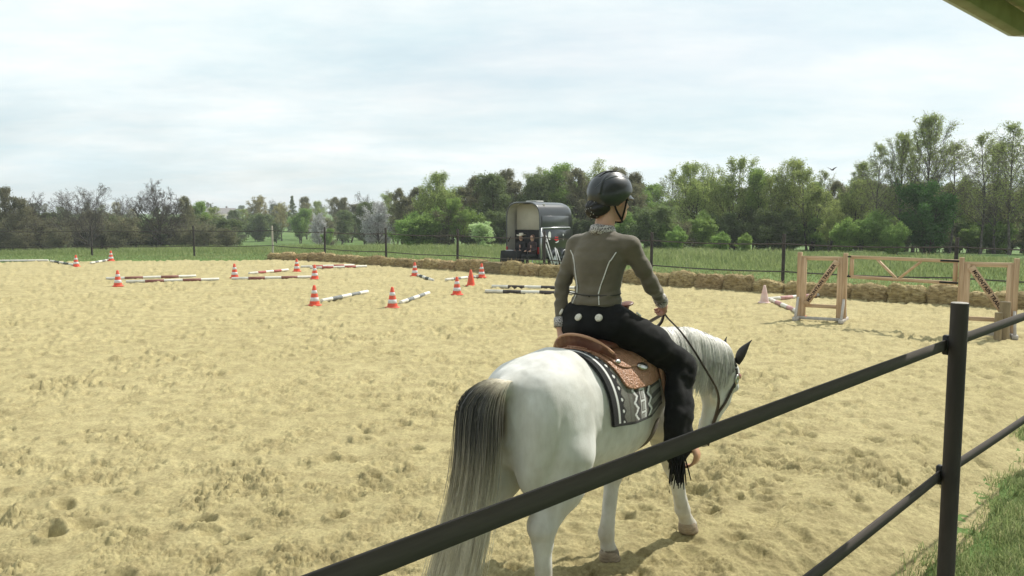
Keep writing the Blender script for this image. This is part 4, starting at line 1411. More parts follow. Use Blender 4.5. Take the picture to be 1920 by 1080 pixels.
def horse_sdf():
    s = SDF()
    s.p = list(torso.p)
    # chest and shoulders
    s.ell((.66, .1, 1.03), (.16, .12, .19), .08).ell((.66, -.1, 1.03), (.16, .12, .19), .08)
    for sg in (-1, 1):
        s.ell((.47, sg * .17, 1.12), (.17, .085, .27), .08, R(-18))
        # haunch
        s.ell((-.53, sg * .15, 1.13), (.23, .13, .25), .09)
        s.ell((-.66, sg * .125, 1.00), (.13, .105, .26), .08, R(12))
        s.ell((-.47, sg * .18, .96), (.16, .10, .24), .09, R(-14))
    # croup muscle ridge
    s.cap((-.33, .06, 1.36), (-.68, .05, 1.27), .09, .07, .09)
    s.cap((-.33, -.06, 1.36), (-.68, -.05, 1.27), .09, .07, .09)
    # dock
    s.cap((-.70, 0, 1.32), (-.82, .01, 1.315), .055, .04, .05)
    # right hind: carrying, cannon upright
    limb(s, [(-.50, -.175, .93), (-.53, -.17, .78), (-.645, -.15, .60)], [.160, .128, .080], .06)
    s.cap((-.60, -.16, .70), (-.705, -.15, .575), .058, .040, .04)
    limb(s, [(-.66, -.15, .575), (-.65, -.15, .49)], [.070, .058], .03)
    limb(s, [(-.655, -.15, .50), (-.63, -.15, .22), (-.62, -.15, .17)], [.050, .043, .053], .02)
    limb(s, [(-.70, -.15, .52), (-.672, -.15, .22)], [.024, .022], .015)
    limb(s, [(-.62, -.15, .17), (-.565, -.15, .085)], [.046, .044], .02)
    s.cap((-.56, -.15, .075), (-.54, -.15, .035), .050, .062, .015)
    # left hind: pushed back
    limb(s, [(-.55, .15, .93), (-.66, .15, .79), (-.85, .14, .62)], [.165, .12, .064], .06)
    s.cap((-.80, .15, .72), (-.915, .14, .60), .055, .035, .04)
    limb(s, [(-.88, .14, .60), (-.91, .14, .51)], [.060, .048], .03)
    limb(s, [(-.905, .14, .52), (-1.03, .13, .235), (-1.045, .13, .19)], [.043, .037, .046], .02)
    limb(s, [(-1.045, .13, .19), (-1.02, .13, .095)], [.043, .041], .02)
    s.cap((-1.015, .13, .085), (-.985, .13, .04), .046, .058, .015)
    # right fore: reaching forward
    limb(s, [(.62, -.16, .92), (.71, -.145, .76), (.825, -.135, .555)], [.14, .10, .068], .06)
    s.ell((.84, -.135, .545), (.066, .062, .076), .03)
    limb(s, [(.845, -.135, .52), (.955, -.13, .27), (.98, -.13, .205)], [.052, .043, .053], .02)
    limb(s, [(.80, -.135, .50), (.925, -.13, .25)], [.022, .022], .015)
    limb(s, [(.98, -.13, .205), (1.04, -.13, .115)], [.047, .046], .02)
    s.cap((1.045, -.13, .105), (1.075, -.13, .065), .050, .062, .015)
    # left fore: trailing under the body
    limb(s, [(.55, .14, .92), (.50, .125, .78), (.435, .095, .56)], [.14, .10, .068], .06)
    s.ell((.435, .095, .53), (.066, .062, .076), .03)
    limb(s, [(.43, .093, .51), (.345, .07, .25), (.325, .068, .19)], [.052, .043, .053], .02)
    limb(s, [(.39, .09, .50), (.305, .07, .25)], [.022, .022], .015)
    limb(s, [(.325, .068, .19), (.345, .066, .095)], [.047, .046], .02)
    s.cap((.35, .066, .085), (.37, .066, .04), .049, .061, .015)
    # neck, lowered and arched, bent a little to the right
    sq = (1, .62, 1)
    limb(s, [(.50, 0, 1.19), (.74, -.05, 1.215), (.98, -.14, 1.23), (1.16, -.225, 1.20), (1.27, -.27, 1.135)],
         [.275, .235, .185, .145, .115], .07, sq)
    s.cap((.60, -.03, 1.38), (.95, -.15, 1.375), .07, .06, .06)
    s.cap((.95, -.15, 1.375), (1.22, -.265, 1.265), .06, .05, .06)
    # head, nose tucked down
    def hp(t, f, lat=0.):   # along face t (0 poll .. 1 muzzle), f outwards from the face line, lateral
        p0 = np.array([1.335, -.30, 1.165]); p1 = np.array([1.135, -.20, .64])
        ax = p1 - p0
        la = np.array([.28, .96, 0.]); fr = np.cross(la, ax); fr /= np.linalg.norm(fr)
        if fr[0] < 0: fr = -fr
        return p0 + ax * t + fr * f + la * lat
    horse_sdf.hp = hp
    s.ell(hp(.16, -.03), (.095, .085, .13), .05, R(-18))
    s.cap(hp(.1, .0), hp(.42, .015), .085, .075, .04, (1, .9, 1))
    s.cap(hp(.42, .01), hp(.80, -.005), .072, .052, .04, (1, .85, 1))
    for sg in (-1, 1):
        s.ell(hp(.33, -.105, sg * .045), (.10, .035, .13), .035, R(-18))
        s.ell(hp(.24, .035, sg * .078), (.030, .020, .034), .025)      # brow over the eye
        s.ell(hp(.90, .02, sg * .038), (.026, .020, .03), .015)        # nostril rim
    s.cap(hp(.45, -.08), hp(.82, -.05), .055, .038, .04, (1, .8, 1))
    s.ell(hp(.88, -.012), (.062, .055, .068), .03)
    s.ell(hp(.99, -.01), (.045, .042, .035), .03)
    s.ell(hp(.95, -.055), (.035, .036, .035), .02)
    return s


hs = horse_sdf()
HV, HF = hs.polygonise(.0125)
hn = vnormals(HV, HF)
# muscle relief, ribs and skin creases
rl = .0035 * fbm(HV * np.array([6, 6, 4.5]), 3, 61) + .0016 * fbm(HV * 20, 2, 62)
rl += .0035 * np.sin(HV[:, 0] * 62) * np.exp(-((HV[:, 0] - .05) / .22) ** 2 - ((HV[:, 2] - 1.02) / .14) ** 2)
for sg in (-1, 1):   # groove between the thigh muscles, flank fold
    gx = HV[:, 0] - (-.67 + .16 * (HV[:, 2] - 1.0)); rl -= .011 * np.exp(-(gx / .022) ** 2 - ((HV[:, 2] - 1.0) / .17) ** 2) * (HV[:, 1] * sg > .06)
    fx = HV[:, 0] - (-.33 - .30 * (HV[:, 2] - 1.0)); rl -= .012 * np.exp(-(fx / .03) ** 2 - ((HV[:, 2] - .95) / .14) ** 2) * (HV[:, 1] * sg > .06)
HV = HV + hn * (rl * np.clip((HV[:, 2] - .3) / .3, .15, 1))[:, None]
horse = empty('horse', HO, HRZ, 'white grey horse with dark tail walking away under a rider in the sand arena', 'horse')


def horse_colour(V):
    P = V * 4.5
    dap = fbm(V * 9, 3, 5)
    c = np.clip(.79 + .09 * fbm(P, 3, 2) + .06 * np.clip(dap, -1, 1) + .03 * fbm(V * 40, 2, 8), 0, 1)
    # stained underline and inner thighs
    c -= .10 * np.clip((.95 - V[:, 2]) / .3, 0, 1) * (.6 + .5 * fbm(V * 6, 2, 19))
    # dirt on the lower legs, darker skin at joints, shadow beneath the dock painted in
    low = np.clip((.34 - V[:, 2]) / .3, 0, 1)
    c -= .22 * low * (0.6 + .4 * fbm(V * 14, 2, 9))
    dk = np.exp(-(((V[:, 0] + .81) / .05) ** 2 + (V[:, 1] / .035) ** 2 + ((V[:, 2] - 1.15) / .12) ** 2))
    c -= .70 * dk
    mz = np.exp(-(((V - horse_sdf.hp(.97, 0)) / .07) ** 2).sum(1))
    c -= .45 * mz
    hoof = (V[:, 2] < .085) & (np.abs(V[:, 0]) > .3)
    c = np.where(hoof, .33, c)
    return np.clip(c, 0, 1)


M_coat = mat('horse_coat', (.84, .835, .82), (1, 1, 1), 16, detail=6, rough=.6, spec=.2, bump=.3, bscale=190, sheen=.15, stretch=(1, 1, .35),
             tint=[(0., (.02, .02, .02)), (.3, (.16, .13, .10)), (.55, (.46, .42, .34)), (.72, (.60, .59, .545)), (.9, (.72, .72, .695))], bdist=.004)
obj('body', mesh_np('horse_body', HV, HF, horse_colour(HV), True), M_coat, horse)
M_dark = mat('dark_skin', (.022, .02, .02), (.035, .032, .03), 20, rough=.6)
M_eye = mat('eye', (.01, .008, .006), rough=.08, spec=.6)
hp = horse_sdf.hp
for sg in (-1, 1):
    # ears: pointed hollow leaf
    base = hp(-.03, -.01, sg * .055)
    tip = base + np.array([.055, -.035 + sg * .045, .165])
    t = np.linspace(0, 1, 9)
    axis = tip - base
    side = np.cross(axis, [1, -.4, 0]); side /= np.linalg.norm(side)
    nrm = np.cross(side, axis); nrm /= np.linalg.norm(nrm)
    w = .036 * np.sin(np.pi * (t * .86 + .14)) ** .8 * (1 - t ** 3) + .003
    ang = np.linspace(0, 2 * np.pi, 12, endpoint=False)
    V = []
    for ti, wi in zip(t, w):
        c = base + axis * ti - nrm * .02 * math.sin(ti * 3)
        for a in ang:
            hol = .35 if math.sin(a) > 0 else 1.
            V.append(c + side * wi * math.cos(a) + nrm * wi * .75 * math.sin(a) * hol)
    m_ = MB(); k = np.arange(12); k2 = (k + 1) % 12
    F = np.concatenate([np.stack([i * 12 + k, i * 12 + k2, i * 12 + 12 + k2, i * 12 + 12 + k], -1) for i in range(8)])
    m_.add(V, F)
    m_.build('ear', M_dark, horse, True)
    e = SDF().ell(hp(.235, .012, sg * .079), (.022, .014, .022), .01)
    V, F = e.polygonise(.004)
    obj('eye', mesh_np('eye', V, F, None, True), M_eye, horse)
M_hoof = mat('hoof', (.20, .15, .10), (.33, .27, .19), 18, rough=.6, stretch=(1, 1, 4))
for (x, y, z, tl) in ((-.538, -.15, .0, 0), (-.98, .13, .0, .0), (1.078, -.13, .03, 0), (.373, .066, .0, 0)):
    m_ = MB()
    m_.lathe([(.001, -.012), (.066, -.012), (.068, .0), (.064, .03), (.056, .062), (.045, .075), (.0, .078)], 18)
    V = np.concatenate(m_.V); V[:, 0] *= 1.12; V[:, 0] -= V[:, 2] * .35
    m_.V = [V + np.array([x, y, z])]
    m_.build('hoof', M_hoof, horse, True)

# hair strands
hair_t = lambda stops, tr=.15: mat('hair', (.85, .85, .85), (1, 1, 1), 60, rough=.5, spec=.3, tint=stops, transl=tr)


def strands(paths, r0, tint, name, material, parent, n=3, taper=.35):
    N, m, _ = paths.shape
    rr = r0 * np.linspace(1, taper, m)[None] * RNG.uniform(.7, 1.3, (N, 1))
    V, F = tubes(paths, rr, n)
    return obj(name, mesh_np(name, V, F, np.repeat(tint.reshape(-1), n), True), material, parent)


def catmull(P, n):
    P = np.asarray(P, float)
    P = np.concatenate([2 * P[:1] - P[1:2], P, 2 * P[-1:] - P[-2:-1]])
    m = len(P) - 3
    t = np.linspace(0, m - 1e-6, n); i = t.astype(int); f = (t - i)[:, None]
    a, b, c, d = P[i], P[i + 1], P[i + 2], P[i + 3]
    return .5 * (2 * b + (c - a) * f + (2 * a - 5 * b + 4 * c - d) * f ** 2 + (3 * b - a - 3 * c + d) * f ** 3)


NT = 4400
key = np.array([(-.72, 0, 1.345), (-.82, .02, 1.355), (-.915, .055, 1.25), (-.945, .05, 1.02), (-.985, .055, .76), (-1.055, .10, .41), (-1.12, .15, .10)])
wid = np.array([.016, .065, .12, .125, .13, .145, .14])
dep = np.array([.01, .03, .065, .07, .075, .085, .08])
kc = catmull(key, 18); ts = np.linspace(0, 1, 18)
kw = np.interp(ts, np.linspace(0, 1, 7), wid); kd = np.interp(ts, np.linspace(0, 1, 7), dep)
ang = RNG.uniform(0, 2 * np.pi, NT); rad = np.sqrt(RNG.uniform(.08, 1, NT))
clump = RNG.integers(0, 60, NT); cx = RNG.normal(0, .25, (60, 2))
u_ = np.cos(ang) * rad * .85 + cx[clump, 0] * .5; v_ = np.sin(ang) * rad * .85 + cx[clump, 1] * .5
lat = np.array([-.09, .995, 0]); back = np.array([-.995, -.09, .1])
P = kc[None] + (u_[:, None] * kw)[..., None] * lat + (v_[:, None] * kd)[..., None] * back
wob = np.cumsum(RNG.normal(0, 1, (NT, 18, 3)) * np.linspace(.000, .0050, 18)[None, :, None], 1)
P = P + wob
# roots start along the dock
st = RNG.uniform(0, .16, NT)
ln = RNG.uniform(.80, 1.0, NT)
sq_ = st[:, None] + np.linspace(0, 1, 13)[None] * (ln - st)[:, None]
xi = sq_ * 17; i0 = np.clip(xi.astype(int), 0, 16); fr = (xi - i0)[..., None]
rows = np.arange(NT)[:, None]
P = P[rows, i0] * (1 - fr) + P[rows, i0 + 1] * fr
tone = np.interp(sq_, [0, .09, .18, .29, .43, .58, .76, 1], [.90, .84, .64, .26, .26, .62, .95, 1.])
tone = np.clip(tone + RNG.normal(0, .03, (NT, 1)) + RNG.normal(0, .07, 60)[clump][:, None] + .10 * np.sign(v_[:, None]) * 0 + .30 * np.clip(-u_[:, None] - .1, 0, 1) * np.exp(-((sq_ - .18) / .2) ** 2), 0.02, 1)
M_tail = hair_t([(0., (.012, .012, .013)), (.15, (.05, .05, .052)), (.35, (.19, .185, .175)), (.6, (.58, .53, .42)), (.85, (.92, .87, .72))], .3)
tail = strands(P, .0016, tone, 'tail', M_tail, horse, 3, .6)
# dense inner hair so that the tail reads as one soft mass
ci = np.linspace(1, 16, 40); a_ = np.linspace(0, 2 * np.pi, 48, endpoint=False)
cc_ = np.stack([np.interp(ci, np.arange(18), kc[:, q]) for q in range(3)], 1); cw_ = np.interp(ci, np.arange(18), kw); cd_ = np.interp(ci, np.arange(18), kd)
lump = 1 + .10 * np.sin(a_ * 9 + 1) + .07 * np.sin(a_ * 17)
Vc = cc_[:, None] + (cw_[:, None] * np.cos(a_) * lump * .84)[..., None] * lat + (cd_[:, None] * np.sin(a_) * lump * .84)[..., None] * back
tc_ = np.interp(ci / 17, [0, .09, .18, .29, .43, .58, .76, 1], [.90, .84, .64, .26, .26, .62, .92, .97])
tc_ = np.clip(tc_[:, None] + .22 * np.clip(-np.cos(a_)[None] - .1, 0, 1) * np.exp(-((ci[:, None] / 17 - .2) / .2) ** 2) + .05 * np.sin(a_ * 23)[None] + .04 * np.sin(a_ * 41)[None], .02, 1)
i_ = np.arange(39)[:, None] * 48; k_ = np.arange(48); k2_ = (k_ + 1) % 48
Fc = np.stack([i_ + k_, i_ + k2_, i_ + 48 + k2_, i_ + 48 + k_], -1).reshape(-1, 4)
obj('inner_hair', mesh_np('inner_hair', Vc.reshape(-1, 3), Fc, tc_.reshape(-1), True), M_tail, tail)

# mane on the right side of the neck
NM = 2100
crest = np.array([(.46, -.01, 1.475), (.62, -.03, 1.462), (.80, -.085, 1.456), (.96, -.15, 1.437), (1.10, -.215, 1.39), (1.22, -.265, 1.325), (1.30, -.29, 1.25)])
tt = RNG.uniform(.02, .86, NM) ** .95
cc = catmull(crest, 200)
root = cc[(tt * 199).astype(int)] + RNG.normal(0, .006, (NM, 3))
lenm = np.interp(tt, [0, .25, .5, .7, .8, .9], [.22, .40, .46, .42, .30, .15]) * RNG.uniform(.75, 1.1, NM)
m = 10
P = np.zeros((NM, m, 3)); P[:, 0] = root
dirv = np.array([.10, -.85, .25]) + RNG.normal(0, .12, (NM, 3))
dirv /= np.linalg.norm(dirv, axis=1, keepdims=True)
lift = .010 + .010 * RNG.uniform(0, 1, NM) + .007 * np.sin(tt * 60)
drift = RNG.normal(-.06, .05, NM) + .05 * np.sin(tt * 43) - .25 * tt
for i in range(1, m):
    g = i / (m - 1)
    dd = dirv * max(0, 1 - g * 3.2) + np.stack([drift + .10, -.03 + 0 * drift, -np.ones(NM)], 1) * min(1, .35 + g * 2)
    dd /= np.linalg.norm(dd, axis=1, keepdims=True)
    q = P[:, i - 1] + dd * (lenm / (m - 1))[:, None]
    for _ in range(2):
        dist = hs.ev(q) - lift * min(1, .3 + g)
        gr = hs.grad(q, .01)
        gr /= np.linalg.norm(gr, axis=1, keepdims=True) + 1e-6
        pull = np.where(dist < 0, dist, np.clip(dist, 0, .004))
        q = q - gr * pull[:, None]
    P[:, i] = q
tone = np.clip(.78 + RNG.normal(0, .10, (NM, 1)) + np.linspace(.05, -.06, m)[None], .1, 1)
M_mane = hair_t([(0., (.10, .10, .09)), (.35, (.45, .43, .38)), (.6, (.78, .76, .70)), (.95, (.88, .87, .82))])
strands(P, .0028, tone, 'mane', M_mane, horse)
# running braid along the crest
bt = np.linspace(.10, .90, 90)
bc = cc[(bt * 199).astype(int)] + np.array([0, -.012, .004])
BP = []
for ph in (0, 2.094, 4.189):
    o = np.stack([np.zeros(90), .010 * np.cos(bt * 150 + ph), .008 * np.sin(bt * 150 + ph)], 1)
    BP.append(bc + o)
strands(np.array(BP), .0075, np.clip(.30 + .25 * np.sin(bt * 150)[None] * np.ones((3, 1)), 0, 1), 'mane_braid', M_mane, horse, 5, 1.)
# ------------------------------------------------------------------ tack
def axis_z(x): return np.interp(x, [p[0] for p in TORSO], [p[1] for p in TORSO])


def on_body(x, phi, off):
    """points on the trunk: phi 0 = top line, negative = right side"""
    x = np.asarray(x, float); phi = np.asarray(phi, float)
    zc = axis_z(x)
    lo = np.full(x.shape, .05); hi = np.full(x.shape, .75)
    for _ in range(22):
        mid = (lo + hi) / 2
        P = np.stack([x, np.sin(phi) * mid, zc + np.cos(phi) * mid], -1)
        o = torso.ev(P) > off
        hi = np.where(o, mid, hi); lo = np.where(o, lo, mid)
    r = (lo + hi) / 2
    return np.stack([x, np.sin(phi) * r, zc + np.cos(phi) * r], -1)


def shell(X, PHI, off, thick, col=None):
    """grid (a,b) on the trunk turned into a closed slab"""
    a, b = X.shape
    top = on_body(X, PHI, off + thick); bot = on_body(X, PHI, off)
    V = np.concatenate([top.reshape(-1, 3), bot.reshape(-1, 3)])
    i = (np.arange(a - 1)[:, None] * b + np.arange(b - 1)).ravel()
    q = np.stack([i, i + b, i + b + 1, i + 1], -1)
    n = a * b
    F = [q, q[:, ::-1] + n]
    rim = np.concatenate([np.arange(b), np.arange(1, a) * b + b - 1, (a - 1) * b + np.arange(b - 2, -1, -1), np.arange(a - 2, 0, -1) * b])
    r2 = np.roll(rim, -1)
    F.append(np.stack([rim, r2, r2 + n, rim + n], -1))
    c = None
    if col is not None:
        c = np.concatenate([col.reshape(-1), col.reshape(-1)])
    return V, np.concatenate(F), c


# --- saddle blanket with woven zigzags
na, nb = 130, 250
v = np.linspace(-1, 1, nb)[None] * np.ones((na, 1))
u = np.linspace(0, 1, na)[:, None] * np.ones((1, nb))
phi = v * R(97)
X = -.235 + u * .80 + .035 * np.abs(v) ** 2 * (1 - u)
side = np.abs(v) * 1.01            # ~ arc length in units of 100 deg
zz = np.abs(((side * 8.2) % 1) - .5) * 2
tone = np.full(X.shape, .35) + .05 * np.sin(u * 900)
d_back = u * .80                    # metres from rear edge
band = lambda c, w: np.abs(d_back - c) < w
tone[d_back < .045] = .04
tone[band(.058, .0095)] = .93
tone[(d_back > .0675) & (d_back < .125)] = .03
tri = (d_back - .072) < (.028 + .022 * zz)
tone[(d_back > .0675) & (d_back < .16) & ~tri] = .40
dots = ((d_back - .098) ** 2 + (((side * 8.2 + .5) % 1 - .5) * .055) ** 2) < .009 ** 2
tone[dots] = .93
for c, sg in ((.25, 1), (.375, -1)):
    z = c + sg * .036 * (zz - .5)
    tone[np.abs(d_back - z) < .012] = .02
    tone[np.abs(d_back - z + sg * .022) < .012] = .88
    tone[np.abs(d_back - z - sg * .018) < .008] = .22
box_ = band(.3125, .024)
tone[box_] = .22
tone[band(.3125 - .026, .0042) | band(.3125 + .026, .0042)] = .93
rowp = (side * 8.2) % 1
tone[box_ & (np.abs(rowp - .5) < .09)] = .93
tone[box_ & (np.abs(rowp - .5) > .17) & (np.abs(((d_back - .3125) / .012) % 1 - .5) < .22)] = .85
tone[d_back > .43] = .12 + .3 * (zz[d_back > .43] > .5)
tone[(side > .985)] = .10
tone = np.clip(tone + RNG.normal(0, .02, tone.shape), 0, 1)
V, F, c = shell(X, phi, .004, .016, tone)
blanket = empty('saddle_blanket', HO, HRZ, 'woven black grey and white zigzag blanket under the saddle on the white horse', 'blanket')
M_blanket = mat('woven_wool', (.8, .8, .8), (1, 1, 1), 220, rough=.95, spec=.1, bump=.5, bscale=260, sheen=.2,
                tint=[(0., (.012, .012, .014)), (.12, (.035, .034, .033)), (.25, (.085, .065, .05)), (.4, (.20, .195, .165)), (.9, (.82, .82, .81))], bdist=.004)
V[:, 2] += .004 * fbm(V * 7, 2, 4)
obj('weave', mesh_np('weave', V, F, c, True), M_blanket, blanket)

# --- western saddle
saddle = empty('western_saddle', HO, HRZ, 'tooled tan leather western saddle with horn on the white horse', 'saddle')


def leather(name, c1, c2, tool=0.):
    m = mat(name, c1, c2, 14, rough=.42, spec=.45, bump=.25, bscale=140, bdist=.003)
    if tool:
        nt = m.node_tree; N = nt.nodes.new; L = nt.links.new
        tc = N('ShaderNodeTexCoord'); vo = N('ShaderNodeTexVoronoi'); vo.feature = 'SMOOTH_F1'
        vo.inputs['Scale'].default_value = 55
        wv = N('ShaderNodeTexNoise'); wv.inputs['Scale'].default_value = 30
        ad = N('ShaderNodeMix'); ad.data_type = 'VECTOR'; ad.inputs[0].default_value = .12
        L(tc.outputs['Object'], ad.inputs[4]); L(wv.outputs['Color'], ad.inputs[5]); L(tc.outputs['Object'], wv.inputs[0])
        L(ad.outputs[1], vo.inputs['Vector'])
        bp = N('ShaderNodeBump'); bp.inputs['Strength'].default_value = tool; bp.inputs['Distance'].default_value = .01
        L(vo.outputs['Distance'], bp.inputs['Height'])
        L(bp.outputs[0], nt.nodes['Principled BSDF'].inputs['Normal'])
    return m


M_skirt = leather('tooled_leather', (.37, .185, .105), (.46, .25, .155), 1.)
M_seat = leather('saddle_leather', (.105, .038, .022), (.165, .065, .037))
M_edge = leather('edge_leather', (.45, .24, .14), (.5, .28, .17))


def panel(x0, x1, p0, p1, off, thick, mtl, name, parent, rear=.5, n=46, bow=0.):
    """rounded flap: rear/front lower corners rounded by rear"""
    uu = np.linspace(0, 1, n)[:, None] * np.ones((1, n)); vv = np.linspace(0, 1, n)[None] * np.ones((n, 1))
    # lower limit follows a superellipse so that the corners are round
    e = np.clip(1 - np.abs(uu * 2 - 1) ** (2 / max(rear, .05)), 0, 1) ** (rear / 2)
    PH = p0 + (p1 - p0) * vv * (.55 + .45 * e)
    XX = x0 + (x1 - x0) * uu + bow * vv * vv
    V, F, _ = shell(XX, PH, off, thick)
    return obj(name, mesh_np(name, V, F, None, True), mtl, parent)


for sg in (-1, 1):
    sk = panel(-.15, .40, 0, sg * R(64), .022, .008, M_skirt, 'skirt', saddle, .40, bow=.06)
    jk = panel(-.135, .20, 0, sg * R(44), .031, .006, M_skirt, 'rear_jockey', saddle, .55, bow=.06)
    fj = panel(.18, .44, 0, sg * R(42), .032, .006, M_skirt, 'front_jockey', saddle, .5, bow=-.02)
    # fender and stirrup leather
    p = [on_body(np.array([.40]), np.array([sg * R(a)]), .045)[0] for a in (30, 50, 64)]
    p += [np.array([.44, sg * .315, .98]), np.array([.48, sg * .36, .84])]
    p = catmull(np.array(p), 16); wv_ = np.interp(np.linspace(0, 1, 16), [0, .35, .7, 1], [.035, .045, .035, .018])
    fm = MB(); Vv = []
    for q, w_ in zip(p, wv_):
        for dxx, dyy in ((-w_, 0), (w_, 0), (w_, sg * .008), (-w_, sg * .008)):
            Vv.append(q + np.array([dxx, dyy, 0]))
    k = np.arange(4); k2 = (k + 1) % 4
    fm.add(Vv, np.concatenate([np.stack([i * 4 + k, i * 4 + k2, i * 4 + 4 + k2, i * 4 + 4 + k], -1) for i in range(15)]))
    fd = fm.build('fender', M_skirt, saddle)
    # stirrup: wide wooden loop
    c0 = np.array([.465, sg * .40, .765]); a = np.linspace(-.5 * np.pi, 1.5 * np.pi, 25)
    lo = np.stack([np.zeros(25), .062 * np.cos(a) * (1.15 - .35 * (np.sin(a) > 0) * np.sin(a)), .075 * np.sin(a)], 1)
    sm = MB(); Vv = []
    for q in lo:
        nrm_ = q / (np.linalg.norm(q) + 1e-6)
        for dx_, rr_ in ((-.035, 0), (.035, 0), (.035, .013), (-.035, .013)):
            Vv.append(c0 + q + nrm_ * rr_ + np.array([dx_, 0, 0]))
    sm.add(Vv, np.concatenate([np.stack([i * 4 + k, i * 4 + k2, i * 4 + 4 + k2, i * 4 + 4 + k], -1) for i in range(24)]))
    sm.build('stirrup', M_edge, saddle)
    M_silver = bpy.data.materials.get('silver') or mat('silver', (.75, .73, .68), (.5, .49, .46), 30, rough=.3, metal=1, bump=.4, bscale=120, bdist=.002)
    for (cx_, ph_, r_, st_) in ((.165, sg * R(46), .040, 2.1), (-.04, sg * R(36), .024, 1.4)):
        q = on_body(np.array([cx_]), np.array([ph_]), .040)[0]
        nn = torso.grad(q[None])[0]; nn /= np.linalg.norm(nn)
        t1 = np.array([1., 0, -.25]); t1 -= nn * (t1 @ nn); t1 /= np.linalg.norm(t1); t2 = np.cross(nn, t1)
        cm = MB(); Vv = []
        for rr_, hh_ in ((1, -.004), (1, .003), (.8, .006), (.4, .009), (0.02, .010)):
            for aa in np.linspace(0, 2 * np.pi, 20, endpoint=False):
                Vv.append(q + t1 * r_ * st_ * rr_ * math.cos(aa) * .6 + t2 * r_ * rr_ * .6 * math.sin(aa) + nn * hh_)
        kk = np.arange(20); kk2 = (kk + 1) % 20
        cm.add(Vv, np.concatenate([np.stack([i * 20 + kk, i * 20 + kk2, i * 20 + 20 + kk2, i * 20 + 20 + kk], -1) for i in range(4)]))
        cm.build('concho', M_silver, saddle, True)
# seat, cantle, swell
s = SDF()
s.loft([(-.11, 1.455, .03, .16), (-.02, 1.455, .035, .17), (.12, 1.445, .04, .15), (.26, 1.46, .045, .13), (.38, 1.48, .06, .13), (.44, 1.47, .04, .10)], .03, 2.2)
ca = np.linspace(-1, 1, 13)
cp = np.stack([-.135 + .085 * np.abs(ca) ** 2.2, ca * .205, 1.512 - .065 * ca ** 2 - .035 * ca ** 4], 1)
for a, b in zip(cp[:-1], cp[1:]):
    s.cap(a, b, .011, .011, .012)
    s.cap(a + [.014, 0, -.03], b + [.014, 0, -.03], .013, .013, .02)
    s.cap(a + [.035, 0, -.06], b + [.035, 0, -.06], .018, .018, .03)
for sg in (-1, 1):
    s.cap((.37, 0, 1.53), (.36, sg * .125, 1.50), .052, .045, .04)
    s.cap((.36, sg * .125, 1.50), (.33, sg * .16, 1.42), .045, .03, .04)
V, F = s.polygonise(.008)
obj('seat', mesh_np('seat', V, F, None, True), M_seat, saddle)
rim = np.stack([cp[:, 0] - .006, cp[:, 1], cp[:, 2] + .008], 1)
MB().tube(catmull(rim, 40), .009, 8).build('cantle_binding', M_edge, saddle, True)
s = SDF()
s.cap((.385, 0, 1.55), (.42, 0, 1.635), .026, .020, .02)
s.ell((.425, 0, 1.648), (.052, .045, .012), .012, R(-12))
V, F = s.polygonise(.005)
obj('horn', mesh_np('horn', V, F, None, True), M_seat, saddle)
# cinch
cx = []
for a in np.linspace(62, 298, 60):
    cx.append(on_body(np.array([.36]), np.array([R(a)]), .007)[0])
cx = np.array(cx); cm = MB(); Vv = []
for q in cx:
    for dx_ in (-.05, .05):
        Vv.append(q + np.array([dx_, 0, 0]))
i = np.arange(59) * 2
cm.add(Vv, np.stack([i, i + 1, i + 3, i + 2], -1))
M_cinch = mat('cinch_felt', (.10, .09, .08), (.2, .18, .15), 30, rough=.9)
o_ = cm.build('cinch', M_cinch, saddle); md = o_.modifiers.new('s', 'SOLIDIFY'); md.thickness = .01

# --- bridle
bridle = empty('bridle', HO, HRZ, 'dark western bridle with silver concho and long black reins on the white horse', 'bridle')
M_strap = leather('dark_strap', (.030, .022, .018), (.05, .035, .03))
M_pinkl = leather('browband_leather', (.30, .13, .11), (.38, .18, .15))


def on_head(t, f, lat, off):
    return hs.snap(np.array([hp(t, f, lat)]), off)[0]


def ribbon(pts, w, th, name, m, par, surf=True):
    pts = np.asarray(pts, float)
    T = np.gradient(pts, axis=0); T /= np.linalg.norm(T, axis=1, keepdims=True)
    if surf:
        Nn = hs.grad(pts, .01)
    else:
        Nn = np.cross(T, np.array([.3, .9, .2])) 
    Nn -= (Nn * T).sum(1, keepdims=True) * T
    Nn /= np.linalg.norm(Nn, axis=1, keepdims=True) + 1e-9
    B = np.cross(T, Nn)
    Vv = np.stack([pts - B * w, pts + B * w, pts + B * w + Nn * th, pts - B * w + Nn * th], 1).reshape(-1, 3)
    k = np.arange(4); k2 = (k + 1) % 4
    mm = MB()
    mm.add(Vv, np.concatenate([np.stack([i * 4 + k, i * 4 + k2, i * 4 + 4 + k2, i * 4 + 4 + k], -1) for i in range(len(pts) - 1)] + [np.array([[0, 3, 2, 1], (len(pts) - 1) * 4 + k])]))
    return mm.build(name, m, par)


